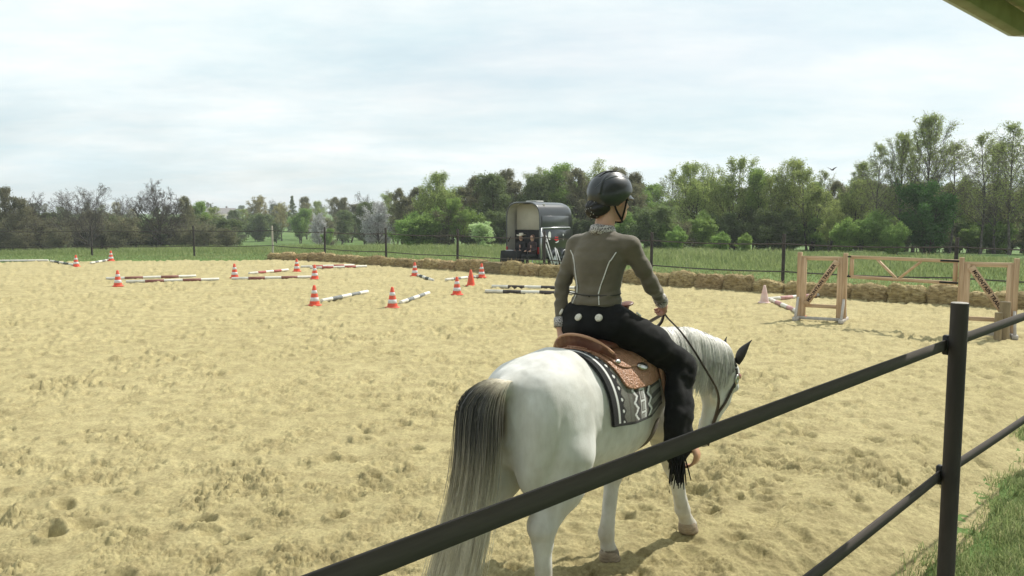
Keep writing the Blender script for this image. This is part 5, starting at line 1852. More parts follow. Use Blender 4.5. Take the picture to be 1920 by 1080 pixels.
bits = {}
for sg in (-1, 1):
    ch = [on_head(t, f, sg * .10, .004) for t, f in ((.02, -.03), (.16, -.01), (.30, -.015), (.48, -.02), (.66, -.03), (.80, -.04))]
    ribbon(catmull(np.array(ch), 30), .011, .004, 'cheekpiece', M_strap, bridle)
    jaw = [on_head(t, f, sg * .09, .004) for t, f in ((.04, -.05), (.2, -.11), (.36, -.19))]
    ribbon(catmull(np.array(jaw), 16), .009, .004, 'throatlatch', M_strap, bridle)
    q = np.array(ch[1]); nn = hs.grad(q[None])[0]; nn /= np.linalg.norm(nn)
    t1 = np.cross(nn, [0, 0, 1]); t1 /= np.linalg.norm(t1); t2 = np.cross(nn, t1)
    for r0_, r1_, nm, mt_, hh_ in ((.011, .027, 'concho', M_silver, .008),):
        Vv = []
        for rr_, h2 in ((r1_, .003), (r1_, hh_), (r0_, hh_ + .002), (r0_ * .9, .004), (.001, .005)):
            for aa in np.linspace(0, 2 * np.pi, 20, endpoint=False):
                Vv.append(q + t1 * rr_ * .8 * math.cos(aa) + t2 * rr_ * 1.3 * math.sin(aa) + nn * h2)
        kk = np.arange(20); kk2 = (kk + 1) % 20
        cm = MB(); cm.add(Vv, np.concatenate([np.stack([i * 20 + kk, i * 20 + kk2, i * 20 + 20 + kk2, i * 20 + 20 + kk], -1) for i in range(4)]))
        cm.build(nm, mt_, bridle, True)
    b0 = np.array(ch[-1]); b1 = b0 + np.array([-.05, 0, -.10])
    MB().tube(catmull(np.array([b0 + [.02, 0, .05], b0, (b0 + b1) / 2 + [.012, 0, 0], b1]), 12), .007, 7).build('bit_shank', M_silver, bridle, True)
    bits[sg] = b1
bb = [on_head(.10, f, l, .004) for f, l in ((0, -.09), (.06, -.06), (.08, 0), (.06, .06), (0, .09))]
ribbon(catmull(np.array(bb), 20), .012, .005, 'browband', M_pinkl, bridle)
pp = [on_head(.0, f, l, .004) for f, l in ((-.03, -.09), (-.05, -.05), (-.05, 0), (-.05, .05), (-.03, .09))]
ribbon(catmull(np.array(pp), 20), .012, .005, 'crownpiece', M_strap, bridle)
MB().tube(catmull(np.array([bits[-1] + [.03, 0, .06], bits[-1] + [-.02, .06, .03], bits[1] + [-.02, -.06, .03], bits[1] + [.03, 0, .06]]), 20), .006, 6).build('curb_strap', M_strap, bridle, True)
HAND_R = np.array([.600, -.165, 1.615])
rein_r = catmull(np.array([bits[-1], bits[-1] + [-.03, -.05, .16], [.98, -.375, 1.02], [.86, -.33, 1.22], [.74, -.235, 1.44], HAND_R + [.02, -.012, -.05], HAND_R]), 60)
rein_l = catmull(np.array([bits[1], bits[1] + [-.05, .16, .2], [.92, .16, 1.25], [.80, .10, 1.44], HAND_R + [.04, .03, -.04], HAND_R + [0, .01, 0]]), 60)
tail_r = catmull(np.array([HAND_R, HAND_R + [-.005, .01, -.08], [.575, -.10, 1.44], [.56, -.21, 1.30]]), 24)
for p_, nm in ((rein_r, 'rein'), (rein_l, 'rein'), (tail_r, 'rein_end')):
    ribbon(p_, .0105, .005, nm, M_strap, bridle, False)
# ------------------------------------------------------------------ rider
rider = empty('person', (HO[0] + .07, HO[1] + .07, 1.47), HRZ,
              'rider in grey brown jacket, black fringed chaps and dark helmet on the white horse', 'person')
roff = Vector((-.07, -.07, -1.47))
roff.rotate(Matrix.Rotation(-HRZ, 3, 'Z'))


def robj(name, V, F, m, col=None, smooth=True, parent=None):
    V = np.asarray(V, float)
    return obj(name, mesh_np(name, V + (np.array(roff)), F, col, smooth), m, parent or rider)


SH = {-1: (.205, -.150, 2.015), 1: (.178, .205, 2.015)}
EL = {-1: (.315, -.245, 1.775), 1: (.075, .245, 1.775)}
WR = {-1: (.535, -.185, 1.665), 1: (.005, .205, 1.535)}
HIP = {-1: (.10, -.115, 1.565), 1: (.10, .145, 1.565)}
KN = {-1: (.525, -.335, 1.275), 1: (.525, .365, 1.275)}
AN = {-1: (.455, -.385, .835), 1: (.455, .405, .835)}
HC = np.array([.255, .005, 2.295])          # head centre
FA = R(-22)                                  # looking a little to the right
fdir = np.array([math.cos(FA), math.sin(FA), 0]); ldir = np.array([-math.sin(FA), math.cos(FA), 0])


def hd(f, l, u): return HC + fdir * f + ldir * l + np.array([0, 0, u])


body = SDF()
# head: skull, face, jaw, nose, brow, lips, ears
body.ell(hd(-.015, 0, .02), (.096, .076, .105), .03, FA, 'z')
body.ell(hd(.035, 0, -.045), (.062, .060, .085), .03, FA, 'z')
body.ell(hd(.062, 0, -.105), (.026, .028, .026), .03)
body.cap(hd(.088, 0, -.005), hd(.108, 0, -.045), .010, .014, .012)
for sg in (-1, 1):
    body.ell(hd(.078, sg * .032, .012), (.016, .022, .010), .012)
    body.ell(hd(.084, sg * .014, -.078), (.010, .014, .006), .008)
    body.ell(hd(-.005, sg * .080, -.02), (.020, .010, .034), .008, FA, 'z')
body.cap(hd(-.035, 0, -.06), (.19, .03, 2.09), .056, .060, .03)
# trunk under the clothes
body.cap((.16, .03, 1.95), (.12, .02, 1.62), .10, .12, .06)
for sg in (-1, 1):
    body.cap((.19, .03, 2.03), SH[sg], .05, .045, .04)
    body.cap(SH[sg], EL[sg], .04, .034, .02)
    body.cap(EL[sg], WR[sg], .034, .026, .02)
    body.cap(HIP[sg], KN[sg], .075, .05, .03)
    body.cap(KN[sg], AN[sg], .05, .036, .03)
    body.cap(AN[sg], (AN[sg][0] + .12, AN[sg][1], .80), .03, .03, .02)


def hand(s, w, d, up, sg, curl, sz=1.):
    """palm + four fingers + thumb; d: knuckle direction, up: back of the hand"""
    w = np.array(w, float); d = np.array(d, float); d /= np.linalg.norm(d)
    up = np.array(up, float); up -= d * (up @ d); up /= np.linalg.norm(up)
    sd_ = np.cross(d, up) * sg
    pal = w + d * .055 * sz
    s.cap(w + d * .005, pal, .024 * sz, .027 * sz, .015)
    for i, (o, L) in enumerate(((-.030, .068), (-.010, .076), (.010, .072), (.028, .056))):
        a = pal + sd_ * o * sz + d * .018 * sz
        c1 = math.radians(curl); c2 = math.radians(curl * 1.9); c3 = math.radians(curl * 2.6)
        b = a + (d * math.cos(c1) - up * math.sin(c1)) * L * .42 * sz
        c = b + (d * math.cos(c2) - up * math.sin(c2)) * L * .33 * sz
        e = c + (d * math.cos(c3) - up * math.sin(c3)) * L * .25 * sz
        s.cap(pal + sd_ * o * .8 * sz, a, .011 * sz, .0105 * sz, .006)
        s.cap(a, b, .0098 * sz, .0088 * sz, .004); s.cap(b, c, .0088 * sz, .008 * sz, .004); s.cap(c, e, .008 * sz, .0065 * sz, .004)
    t0 = w + d * .025 * sz - sd_ * .022 * sz
    t1 = t0 + (d * .6 - sd_ * .6 - up * .5) * .042 * sz
    t2 = t1 + (d * .8 + sd_ * .15 - up * .55) * .032 * sz
    s.cap(t0, t1, .014 * sz, .011 * sz, .008); s.cap(t1, t2, .010 * sz, .008 * sz, .004)


hand(body, WR[-1], (.62, .12, -.5), (.4, -.75, .5), 1, 48)
hand(body, WR[1], (-.10, -.25, -1), (-.55, .85, .1), -1, 26)
V, F = body.polygonise(.0078)
skin_t = np.full(len(V), .5) + .12 * fbm(V * 22, 2, 3)
ear = np.exp(-(((V - hd(-.005, -.083, -.02)) / .03) ** 2).sum(1))
skin_t = np.clip(skin_t + .4 * ear, 0, 1)
M_skin = mat('skin', (.95, .95, .95), (1, 1, 1), 40, rough=.55, spec=.35, tint=[(0., (.42, .24, .17)), (.5, (.56, .34, .25)), (1., (.60, .24, .19))], bump=.1, bscale=200, bdist=.002)
robj('body', V, F, M_skin, skin_t)
M_white = mat('eye_white', (.7, .7, .7), rough=.3)
for sg in (-1, 1):
    e = SDF().ell(hd(.084, sg * .032, -.008), (.010, .013, .008), .004)
    V, F = e.polygonise(.003); robj('eye', V, F, M_eye)

# --- jacket
jk = SDF()
jk.loft([(0, 0, .1, .1), (1, 0, .1, .1)]) if False else None
JST = [  # z, cx, cy, half width, half depth
    (1.672, .106, .020, .156, .122), (1.70, .111, .020, .150, .115), (1.74, .119, .020, .139, .106), (1.78, .128, .022, .140, .106), (1.86, .142, .026, .152, .114),
    (1.94, .158, .029, .166, .120), (2.01, .172, .03, .160, .108), (2.06, .18, .03, .118, .085), (2.10, .188, .03, .068, .066), (2.115, .19, .03, .06, .062)]
JS = np.array(JST)


class Jacket(SDF):
    def d1(s, q, P):
        if q[0] != 'j': return SDF.d1(s, q, P)
        z = P[..., 2]; zc = np.clip(z, JS[0, 0], JS[-1, 0])
        cx, cy, w, dp = [np.interp(zc, JS[:, 0], JS[:, i]) for i in (1, 2, 3, 4)]
        g = ((np.abs(P[..., 1] - cy) / w) ** 2.4 + (np.abs(P[..., 0] - cx) / dp) ** 2.4) ** (1 / 2.4)
        d = (g - 1) * np.minimum(w, dp)
        e = np.abs(z - zc)
        return np.where(e > 0, np.sqrt(np.maximum(d, 0) ** 2 + e * e), d)

    def bounds(s, q):
        if q[0] != 'j': return SDF.bounds(s, q)
        return np.array([-.03, -.17, 1.67]), np.array([.30, .22, 2.115])


jk = Jacket()
jk.p.append(('j', .05))
for sg in (-1, 1):
    jk.cap((.185, .03 + sg * .06, 2.05), SH[sg], .052, .058, .05)
    jk.cap(SH[sg], np.array(SH[sg]) * .45 + np.array(EL[sg]) * .55, .056, .050, .035)
    jk.cap(np.array(SH[sg]) * .45 + np.array(EL[sg]) * .55, EL[sg], .050, .046, .02)
    jk.cap(EL[sg], np.array(EL[sg]) * .12 + np.array(WR[sg]) * .88, .046, .035, .02)
    jk.ell((.215, .03 + sg * .065, 1.915), (.055, .06, .06), .04)
V, F = jk.polygonise(.0085)
N_ = vnormals(V, F)
fold = .0042 * fbm(V * np.array([9, 9, 20]) + 1.2 * V[:, 2:3], 3, 21) + .003 * np.sin(V[:, 2] * 95 + 5 * vnoise(V * 6, 3)) * np.exp(-((V[:, 2] - 1.73) / .06) ** 2)
for sg in (-1, 1):
    e_ = np.linalg.norm(V - np.array(EL[sg]), axis=1)
    fold += .008 * np.sin(e_ * 105 + 2 * vnoise(V * 9, 8)) * np.exp(-(e_ / .10) ** 2)
V = V + N_ * fold[:, None]
M_jacket = mat('jacket_cloth', (.102, .086, .060), (.132, .112, .078), 7, rough=.8, spec=.3, bump=.5, bscale=260, sheen=.25, bdist=.002)
robj('jacket', V, F, M_jacket)
M_pipe = mat('white_piping', (.72, .70, .66), (.6, .58, .54), 50, rough=.7)


def jline(pts, r, name, m, n=40, off=.003):
    p = catmull(np.array(pts), n)
    p = jk.snap(p, off)
    V, F = tubes(p[None], np.full((1, n), r), 6)
    robj(name, V, F, m)


for sg in (-1, 1):
    yb = .025
    jline([(.045, yb + sg * .185, 2.00), (.04, yb + sg * .135, 1.93), (.03, yb + sg * .103, 1.84), (.02, yb + sg * .087, 1.79), (.01, yb + sg * .079, 1.745)], .0034, 'piping', M_pipe)
    jline([(.01, yb + sg * .083, 1.735), (.0, yb + sg * .094, 1.682)], .003, 'piping', M_pipe, 10)
hem = [(.11 - .125 * math.cos(a), .02 + .165 * math.sin(a), 1.74) for a in np.linspace(-2.9, 2.9, 14)]
M_seam = mat('seam', (.05, .045, .04), rough=.9)
jline(hem, .0035, 'waist_seam', M_seam, 60, .002)

# patterned collar and cuffs
M_bling = mat('patterned_collar', (.07, .055, .05), (.50, .47, .44), 150, rough=.45, spec=.6, bump=.6, bscale=220, detail=1, lo=.46, hi=.52, bdist=.003)
m_ = MB()
a = np.linspace(0, 2 * np.pi, 36, endpoint=False)
Vv = []
for rr, zz in ((.062, 2.085), (.080, 2.075), (.0755, 2.105), (.067, 2.135), (.060, 2.137), (.060, 2.10)):
    for q in a:
        dip = -.022 * max(0, math.cos(q)) - .01 * abs(math.sin(q))
        Vv.append((.19 + (rr + .004) * math.cos(q), .03 + rr * 1.06 * math.sin(q), zz + dip * (1 if zz > 2.08 else .5) + .012))
k = np.arange(36); k2 = (k + 1) % 36
m_.add(np.array(Vv) + np.array(roff), np.concatenate([np.stack([i * 36 + k, i * 36 + k2, ((i + 1) % 6) * 36 + k2, ((i + 1) % 6) * 36 + k], -1) for i in range(6)]))
m_.build('collar', M_bling, rider, True)
for sg in (-1, 1):
    e0 = np.array(EL[sg]); w0 = np.array(WR[sg]); d = (w0 - e0) / np.linalg.norm(w0 - e0)
    p = np.array([w0 - d * .055, w0 - d * .05, w0 - d * .02, w0 + d * .006, w0 + d * .010, w0 - d * .01])
    V, F = tubes(p[None], np.array([[.030, .042, .0405, .041, .036, .030]]), 20)
    robj('cuff', V, F, M_bling)

# --- black trousers and fringed chaps
M_black = mat('black_suede', (.006, .0062, .0065), (.011, .0108, .0106), 9, rough=.85, spec=.2, bump=.4, bscale=160, sheen=.03, bdist=.003)
ch = SDF()
ch.ell((.09, .018, 1.570), (.130, .162, .10), .06)
ch.cap((.10, .019, 1.58), (.108, .02, 1.68), .128, .118, .05, (.92, 1.16, 1))
ch.ell((.06, .018, 1.54), (.13, .165, .07), .06)
for sg in (-1, 1):
    h_, k_, a_ = np.array(HIP[sg]), np.array(KN[sg]), np.array(AN[sg])
    mid = h_ * .5 + k_ * .5 + np.array([0, sg * .02, .012])
    ch.cap(h_, mid, .118, .102, .05); ch.cap(mid, k_, .102, .082, .04)
    kk_ = k_ + np.array([-.01, 0, -.05])
    ch.cap(k_, kk_, .082, .080, .03)
    ch.cap(kk_, a_ + [-.03, 0, .18], .082, .088, .03, (1.15, .8, 1))
    ch.cap(a_ + [-.03, 0, .18], a_ + [-.045, 0, .02], .080, .100, .03, (1.15, .72, 1))
    ch.cap(a_ + [-.035, 0, .02], a_ + [-.075, 0, -.06], .100, .078, .03, (1.2, .7, 1))
    ch.cap(k_ + [-.12, sg * .01, -.045], a_ + [-.125, 0, .12], .055, .06, .05, (1, .8, 1))
    ch.cap(a_ + [-.02, 0, -.0], a_ + [.07, 0, -.035], .05, .04, .03)
V, F = ch.polygonise(.011)
N_ = vnormals(V, F)
fold = .009 * fbm(V * np.array([8, 8, 14]), 3, 31)
for sg in (-1, 1):
    e_ = np.linalg.norm(V - np.array(KN[sg]), axis=1)
    fold += .011 * np.sin(e_ * 70 + 2.5 * vnoise(V * 9, 8)) * np.exp(-(e_ / .13) ** 2)
    e_ = np.linalg.norm(V - np.array(AN[sg]) - [0, 0, .08], axis=1)
    fold += .006 * np.sin(e_ * 90 + 2.5 * vnoise(V * 9, 6)) * np.exp(-(e_ / .12) ** 2)
V = V + N_ * fold[:, None]
robj('chaps', V, F, M_black)
# round conchos at the back of the chaps
M_cream = mat('concho_cream', (.74, .70, .60), (.5, .47, .40), 90, rough=.4, spec=.5, bump=.6, bscale=150, bdist=.003)
for ang_, zz in ((-.60, 1.617), (.12, 1.617), (1.15, 1.61)):
    q = ch.snap(np.array([[.09 - .155 * math.cos(ang_), .018 + .19 * math.sin(ang_), zz]]), .006)[0]
    n_ = ch.grad(q[None])[0]; n_ /= np.linalg.norm(n_); t1 = np.cross(n_, [0, 0, 1]); t1 /= np.linalg.norm(t1); t2 = np.cross(n_, t1)
    Vv = []
    for rr_, h2 in ((1, -.004), (1, .003), (.85, .006), (.5, .0075), (.02, .009)):
        for aa in np.linspace(0, 2 * np.pi, 20, endpoint=False):
            Vv.append(q + t1 * .0225 * rr_ * math.cos(aa) + t2 * .0225 * rr_ * math.sin(aa) + n_ * h2)
    kk = np.arange(20); kk2 = (kk + 1) % 20
    robj('concho', np.array(Vv), np.concatenate([np.stack([i * 20 + kk, i * 20 + kk2, i * 20 + 20 + kk2, i * 20 + 20 + kk], -1) for i in range(4)]), M_cream)
# small silver tag on the hip
q = ch.snap(np.array([[.20, -.20, 1.60]]), .004)[0]
m_ = MB().bar(q + np.array(roff) + [-.02, .0, .012], q + np.array(roff) + [.02, -.004, -.012], .006, .010); m_.build('hip_tag', M_pipe, rider)
for sg in (-1, 1):
    a_ = np.array(AN[sg]); k_ = np.array(KN[sg])
    P_ = []; rr = []
    for i in range(58):
        t = random.random()
        # along the rear edge of the leg, most of them at the bottom flare
        if i < 22:
            r0 = k_ * (1 - t) + a_ * t + np.array([-.145, sg * .02, .0])
            L_ = random.uniform(.08, .13); dv = np.array([-.35, sg * .15, -.9])
        else:
            t = t ** .8
            r0 = a_ + np.array([-.18 + .15 * t, sg * random.uniform(-.02, .05), .01 - .10 * t])
            L_ = random.uniform(.09, .20); dv = np.array([-.28 + .10 * t, sg * .1, -1])
        dv = dv + np.array([random.gauss(0, .16), random.gauss(0, .12), 0])
        dv /= np.linalg.norm(dv)
        P_.append([r0 + dv * L_ * s_ + np.array([0, 0, -.02 * s_ * s_]) for s_ in (-.15, .25, .5, .75, 1)])
        rr.append([.0052, .005, .0048, .0045, .003])
    V, F = tubes(np.array(P_), np.array(rr), 4)
    robj('fringe', V, F, M_black, None, False)
    # boot
    b = SDF()
    b.cap(a_ + [-.03, 0, -.03], a_ + [.0, 0, .06], .045, .048, .03)
    b.cap(a_ + [-.045, 0, -.045], a_ + [.10, 0, -.055], .035, .038, .03, (1, .9, 1))
    b.cap(a_ + [.10, 0, -.055], a_ + [.175, 0, -.062], .036, .022, .03, (1, .95, .8))
    b.cap(a_ + [-.055, 0, -.05], a_ + [-.055, 0, -.085], .028, .026, .01)
    V, F = b.polygonise(.008)
    robj('boot', V, F, bpy.data.materials.get('boot') or mat('boot', (.05, .032, .02), (.08, .05, .03), 20, rough=.45))

# --- helmet, chin strap, hair bun
hm = SDF()
hm.ell(hd(-.018, 0, .045), (.142, .113, .120), .02, FA, 'z')
hm.ell(hd(-.055, 0, .005), (.100, .100, .085), .03, FA, 'z')
HVv, HFf = hm.polygonise(.006)
rel = HVv - HC
u_ = rel[:, 2]; f_ = rel @ fdir
# trim the shell: lower at the back, higher over the face
keep = (u_ > (-.045 + .075 * np.clip((f_ + .02) / .10, 0, 1)))
fk = keep[HFf].all(1)
# raised ridges over the crown
N_ = vnormals(HVv, HFf)
l_ = rel @ ldir
ridge = np.exp(-((np.abs(l_) - .045 - .12 * np.clip(-f_ + .02, -.1, .2)) / .006) ** 2) * (u_ > .03) * .006
slot = -np.exp(-((np.abs(l_) - .020) / .007) ** 2) * ((f_ > -.12) & (f_ < .05)) * (u_ > .1) * .006
HVv = HVv + N_ * (ridge + slot)[:, None]
M_helmet = mat('helmet_shell', (.018, .021, .024), (.024, .027, .030), 30, rough=.36, spec=.5, bump=.05, bscale=500, coat=.25, bdist=.002)
used = np.unique(HFf[fk]); remap = np.full(len(HVv), -1); remap[used] = np.arange(len(used))
ho = robj('helmet', HVv[used], remap[HFf[fk]], M_helmet)
md = ho.modifiers.new('s', 'SOLIDIFY'); md.thickness = .014; md.offset = -1
M_vent = mat('helmet_vent', (.004, .004, .004), rough=.9)
M_line = mat('helmet_line', (.16, .17, .18), (.22, .23, .24), 30, rough=.3, metal=.6)
for l0 in (-.045, -.016, .016, .045):
    p = hm.snap(catmull(np.array([hd(-.105, l0 * 1.3, .115), hd(-.05, l0 * 1.15, .158), hd(.01, l0, .165), hd(.055, l0 * .8, .15)]), 26), -.001)
    V, F = tubes(p[None], .0065 * np.sin(np.linspace(.15, 3.0, 26))[None], 6); robj('vent', V, F, M_vent)
for sg in (-1, 1):
    p = hm.snap(catmull(np.array([hd(-.14, sg * .03, .06), hd(-.09, sg * .062, .11), hd(-.01, sg * .078, .135), hd(.07, sg * .06, .12)]), 30), .0005)
    V, F = tubes(p[None], .0028 * np.sin(np.linspace(.2, 2.95, 30))[None], 6); robj('trim_line', V, F, M_line)
# peak
Vv = []
for i, rr_ in enumerate((.0, .028, .052)):
    for a in np.linspace(-1.0, 1.0, 21):
        base_ = hd(.114 * math.cos(a) - .016 + rr_ * math.cos(a) * (math.cos(a * 1.35)), .112 * math.sin(a), .030 - rr_ * .55)
        Vv.append(base_)
        Vv.append(base_ + np.array([0, 0, -.006]))
Vv = np.array(Vv).reshape(3, 21, 2, 3)
idx = np.arange(126).reshape(3, 21, 2); F = []
for i in range(2):
    for j in range(20):
        F.append([idx[i, j, 0], idx[i, j + 1, 0], idx[i + 1, j + 1, 0], idx[i + 1, j, 0]])
        F.append([idx[i, j, 1], idx[i + 1, j, 1], idx[i + 1, j + 1, 1], idx[i, j + 1, 1]])
for j in range(20):
    F.append([idx[2, j, 0], idx[2, j + 1, 0], idx[2, j + 1, 1], idx[2, j, 1]])
robj('helmet_peak', Vv.reshape(-1, 3), np.array(F), M_helmet, None, True, None)
for sg in (-1, 1):
    for pts in ([hd(-.05, sg * .085, .0), hd(-.035, sg * .082, -.06), hd(.03, sg * .055, -.125), hd(.055, sg * .02, -.138), hd(.058, 0, -.14)],
                [hd(.045, sg * .085, .01), hd(.035, sg * .080, -.05), hd(.03, sg * .056, -.122)]):
        p = catmull(np.array(pts), 24); V, F = tubes(p[None], np.full((1, 24), .0065), 6); robj('chin_strap', V, F, M_black)
M_hairc = mat('dark_hair', (.006, .005, .005), (.014, .011, .010), 60, rough=.45, spec=.5, bump=.5, bscale=90, bdist=.006)
bc = hd(-.128, .005, -.058)
bun = SDF().ell(bc, (.052, .062, .058), .02, FA, 'z').ell(hd(-.085, 0, -.045), (.05, .07, .05), .03, FA, 'z')
V, F = bun.polygonise(.006); N_ = vnormals(V, F)
d_ = V - bc
sw = np.arctan2(d_[:, 2], d_ @ ldir) * 3 + np.linalg.norm(d_, axis=1) * 60
V = V + N_ * (.003 * np.sin(sw * 3))[:, None]
robj('hair_bun', V, F, M_hairc)
# hair net with little beads
P_ = []; 
bb_ = MB()
for i in range(16):
    d = RNG.normal(0, 1, 3); d -= fdir * max(0, d @ fdir) * 1.6; d /= np.linalg.norm(d)
    q = bun.snap((bc + d * .06)[None], .002)[0] + np.array(roff)
    bb_.box(q, (.0045,) * 3, None, .001)
bb_.build('hair_net_beads', M_silver, rider, kind='stuff')
# ------------------------------------------------------------------ horse trailer
TL = (0.45, 34.0, 0.0); TA = math.atan2(.81, .59)
TSC = 1.07
trailer = empty('horse_trailer', TL, TA, 'black horse trailer with open rear and pale inner wall behind the straw bales', 'trailer')
M_tblack = mat('trailer_black', (.010, .011, .012), (.016, .017, .018), 3, rough=.28, spec=.5, coat=.5)
M_tgrey = mat('trailer_roof_grey', (.055, .060, .065), (.075, .080, .086), 3, rough=.3, spec=.5, coat=.4)
M_cream = mat('trailer_lining', (.42, .40, .33), (.48, .46, .39), 3, rough=.6)
M_alu = mat('aluminium', (.52, .53, .54), (.42, .43, .44), 12, rough=.35, metal=.7)
M_dim = mat('interior_black', (.012, .012, .012), (.02, .02, .02), 5, rough=.8)
M_tyre = mat('tyre', (.014, .014, .014), (.022, .022, .022), 20, rough=.85)
TLn = 2.65; TW = .80


def section(zlo, inset=0.):
    """rounded body section (y,z)"""
    w = TW - inset; pts = []
    for z in np.linspace(zlo, 1.70, 8): pts.append((-w, z))
    for a in np.linspace(180, 0, 19):
        c, s = math.cos(R(a)), math.sin(R(a))
        pts.append((w * np.sign(c) * abs(c) ** .55, 1.75 + (.80 - inset) * abs(s) ** .62))
    for z in np.linspace(1.70, zlo, 8): pts.append((w, z))
    return np.array(pts)


def hull(inset, x0, x1, name, m, flip=False):
    S = section(.42, inset); n = len(S)
    V = []; xs = [x0] + list(np.linspace(x0 + .1, x1 - .55, 6)) + [x1 - .35, x1 - .18, x1 - .06, x1]
    for x in xs:
        f = max(0., (x - (x1 - .55)) / .55)
        k = 1 - .30 * f ** 2.6
        for y, z in S:
            zz = .42 + (z - .42) * (1 - .20 * f ** 2.2)
            V.append((x, y * k, zz))
    i = np.arange(len(xs) - 1)[:, None] * n; k = np.arange(n - 1)
    F = np.stack([i + k, i + k + 1, i + n + k + 1, i + n + k], -1).reshape(-1, 4)
    m_ = MB(); m_.add(V, F if not flip else F[:, ::-1])
    # front wall
    c = len(V); base = (len(xs) - 1) * n
    m_.add([(xs[-1] + .03, 0, 1.2)], np.zeros((0, 3), int))
    m_.F3.append(np.stack([np.full(n - 1, c), base + k + 1, base + k], 1))
    return m_.build(name, m, trailer, True)


trailer.scale = (TSC, TSC, TSC)
hull(0., 0., TLn, 'shell', M_tblack)
hull(.035, .0, TLn - .05, 'lining', M_cream, True)
# rim of the rear opening
S = section(.42, .0175)
V, F = tubes(np.array([np.stack([np.zeros(len(S)), S[:, 0], S[:, 1]], 1)]), np.full((1, len(S)), .03), 6)
obj('rear_frame', mesh_np('rear_frame', V, F, None, True), M_tgrey, trailer)
MB().box((TLn / 2, 0, .40), (TLn - .2, 2 * TW - .02, .08), None, .01).build('floor', M_dim, trailer)
# upper bulkhead inside (pale), black sheet below stands in for the shaded interior
MB().box((.52, 0, 1.98), (.03, 2 * TW - .26, 1.0), None, .01).build('inner_panel', M_cream, trailer)
MB().box((.54, 0, .96), (.03, 2 * TW - .10, 1.02), None, .005).build('dark_interior_sheet', M_dim, trailer)
# side: grey upper panel with a window band, alu rail, black lower panel carrying the prints
ys = -TW - .012
def side_panel(x0, x1, z0, z1, m, name, dy=.0, par=None):
    return MB().box(((x0 + x1) / 2, ys - dy, (z0 + z1) / 2), (x1 - x0, .016, z1 - z0), None, .007).build(name, m, par or trailer)
up = side_panel(.12, 2.0, 1.60, 2.02, M_tgrey, 'upper_side_panel')
MB().tube([(.05, ys - .03, 1.55), (1.2, ys - .03, 1.56), (2.05, ys - .03, 1.555), (2.3, ys + .1, 1.50)], .028, 8).build('side_rail', M_alu, trailer, True)
MB().tube([(.03, ys - .02, .35), (.03, ys - .02, 1.56)], .032, 8).build('corner_tube', M_alu, trailer, True)
lp = side_panel(.10, 2.15, .74, 1.50, M_tblack, 'lower_side_panel')
M_red = mat('print_red', (.55, .02, .03), rough=.5)
M_wht = mat('print_white', (.70, .70, .68), rough=.5)


def print_poly(pts, m, name):
    V = np.array([(x, ys - .0115, z) for x, z in pts] ); n = len(V)
    V2 = V + np.array([0, -.002, 0])
    F = [np.stack([np.zeros(n - 2, int) + n, np.arange(n + 1, 2 * n - 1), np.arange(n + 2, 2 * n)], 1)]
    me = mesh_np(name, np.concatenate([V, V2]), F)
    return obj(name, me, m, lp)


print_poly([(.62 + .10 * math.cos(a), 1.26 + .17 * math.sin(a)) for a in np.linspace(0, 6.2, 14)], M_wht, 'printed_portrait')
print_poly([(.95, 1.10), (1.10, 1.04), (1.26, 1.08), (1.28, 1.14), (1.20, 1.16), (1.24, 1.22), (1.12, 1.19), (1.02, 1.22), (1.04, 1.15)], M_red, 'printed_swoosh')
print_poly([(1.00, .98), (1.22, 1.02), (1.30, 1.07), (1.26, 1.00), (1.12, .965)], M_wht, 'printed_stroke')
print_poly([(.30, 1.06), (.46, 1.00), (.50, 1.03), (.36, 1.10)], M_wht, 'printed_stroke')
for zc in (1.10, 1.27):
    print_poly([(1.60 + .04 * math.cos(a), zc + .04 * math.sin(a)) for a in np.linspace(0, 6.2, 10)], M_wht, 'printed_dot')
for x in (1.02, 1.72):
    wh = MB(); wh.lathe([(.16, -.09), (.29, -.09), (.315, -.06), (.315, .06), (.29, .09), (.16, .09)], 24, axis=1)
    o = wh.build('wheel', M_tyre, trailer, True, loc=(x, ys + .06, .315))
    MB().lathe([(.001, -.095), (.05, -.10), (.06, -.08), (.13, -.07), (.165, -.092), (.165, .0)], 24, axis=1).build('rim', M_alu, o, True)
    a = np.linspace(R(5), R(175), 16); Vv = []
    for q in a:
        for dy_, rr in ((-.12, .36), (.10, .36), (.10, .372), (-.12, .372)):
            Vv.append((x + rr * math.cos(q), ys + .02 + dy_, .33 + rr * math.sin(q)))
    k = np.arange(4); k2 = (k + 1) % 4
    MB().add(Vv, np.concatenate([np.stack([i * 4 + k, i * 4 + k2, i * 4 + 4 + k2, i * 4 + 4 + k], -1) for i in range(15)])).build('mudguard', M_tgrey, trailer)
MB().box((.95, .1, 2.585), (.55, .5, .05), None, .02).build('roof_vent', mat('roof_hatch', (.55, .55, .52), rough=.5), trailer)
MB().bar((TLn, 0, .45), (TLn + 1.2, 0, .45), .08, .09).build('drawbar', M_alu, trailer)
for s_ in (-1, 1):
    MB().box((.0 - .03, s_ * (TW - .06), .70), (.04, .09, .26), None, .01).build('rear_light', mat('lamp_red' + str(s_), (.25, .01, .01), rough=.2), trailer)
# handle on the pale lining edge
MB().tube([(.02, TW - .20, 1.20), (.0, TW - .14, 1.10), (.02, TW - .09, 1.02)], .022, 6).build('grab_handle', M_dim, trailer, True)


def tp(x, y, z=0.):
    c, s = math.cos(TA), math.sin(TA)
    return (TL[0] + c * x - s * y, TL[1] + s * x + c * y, z)


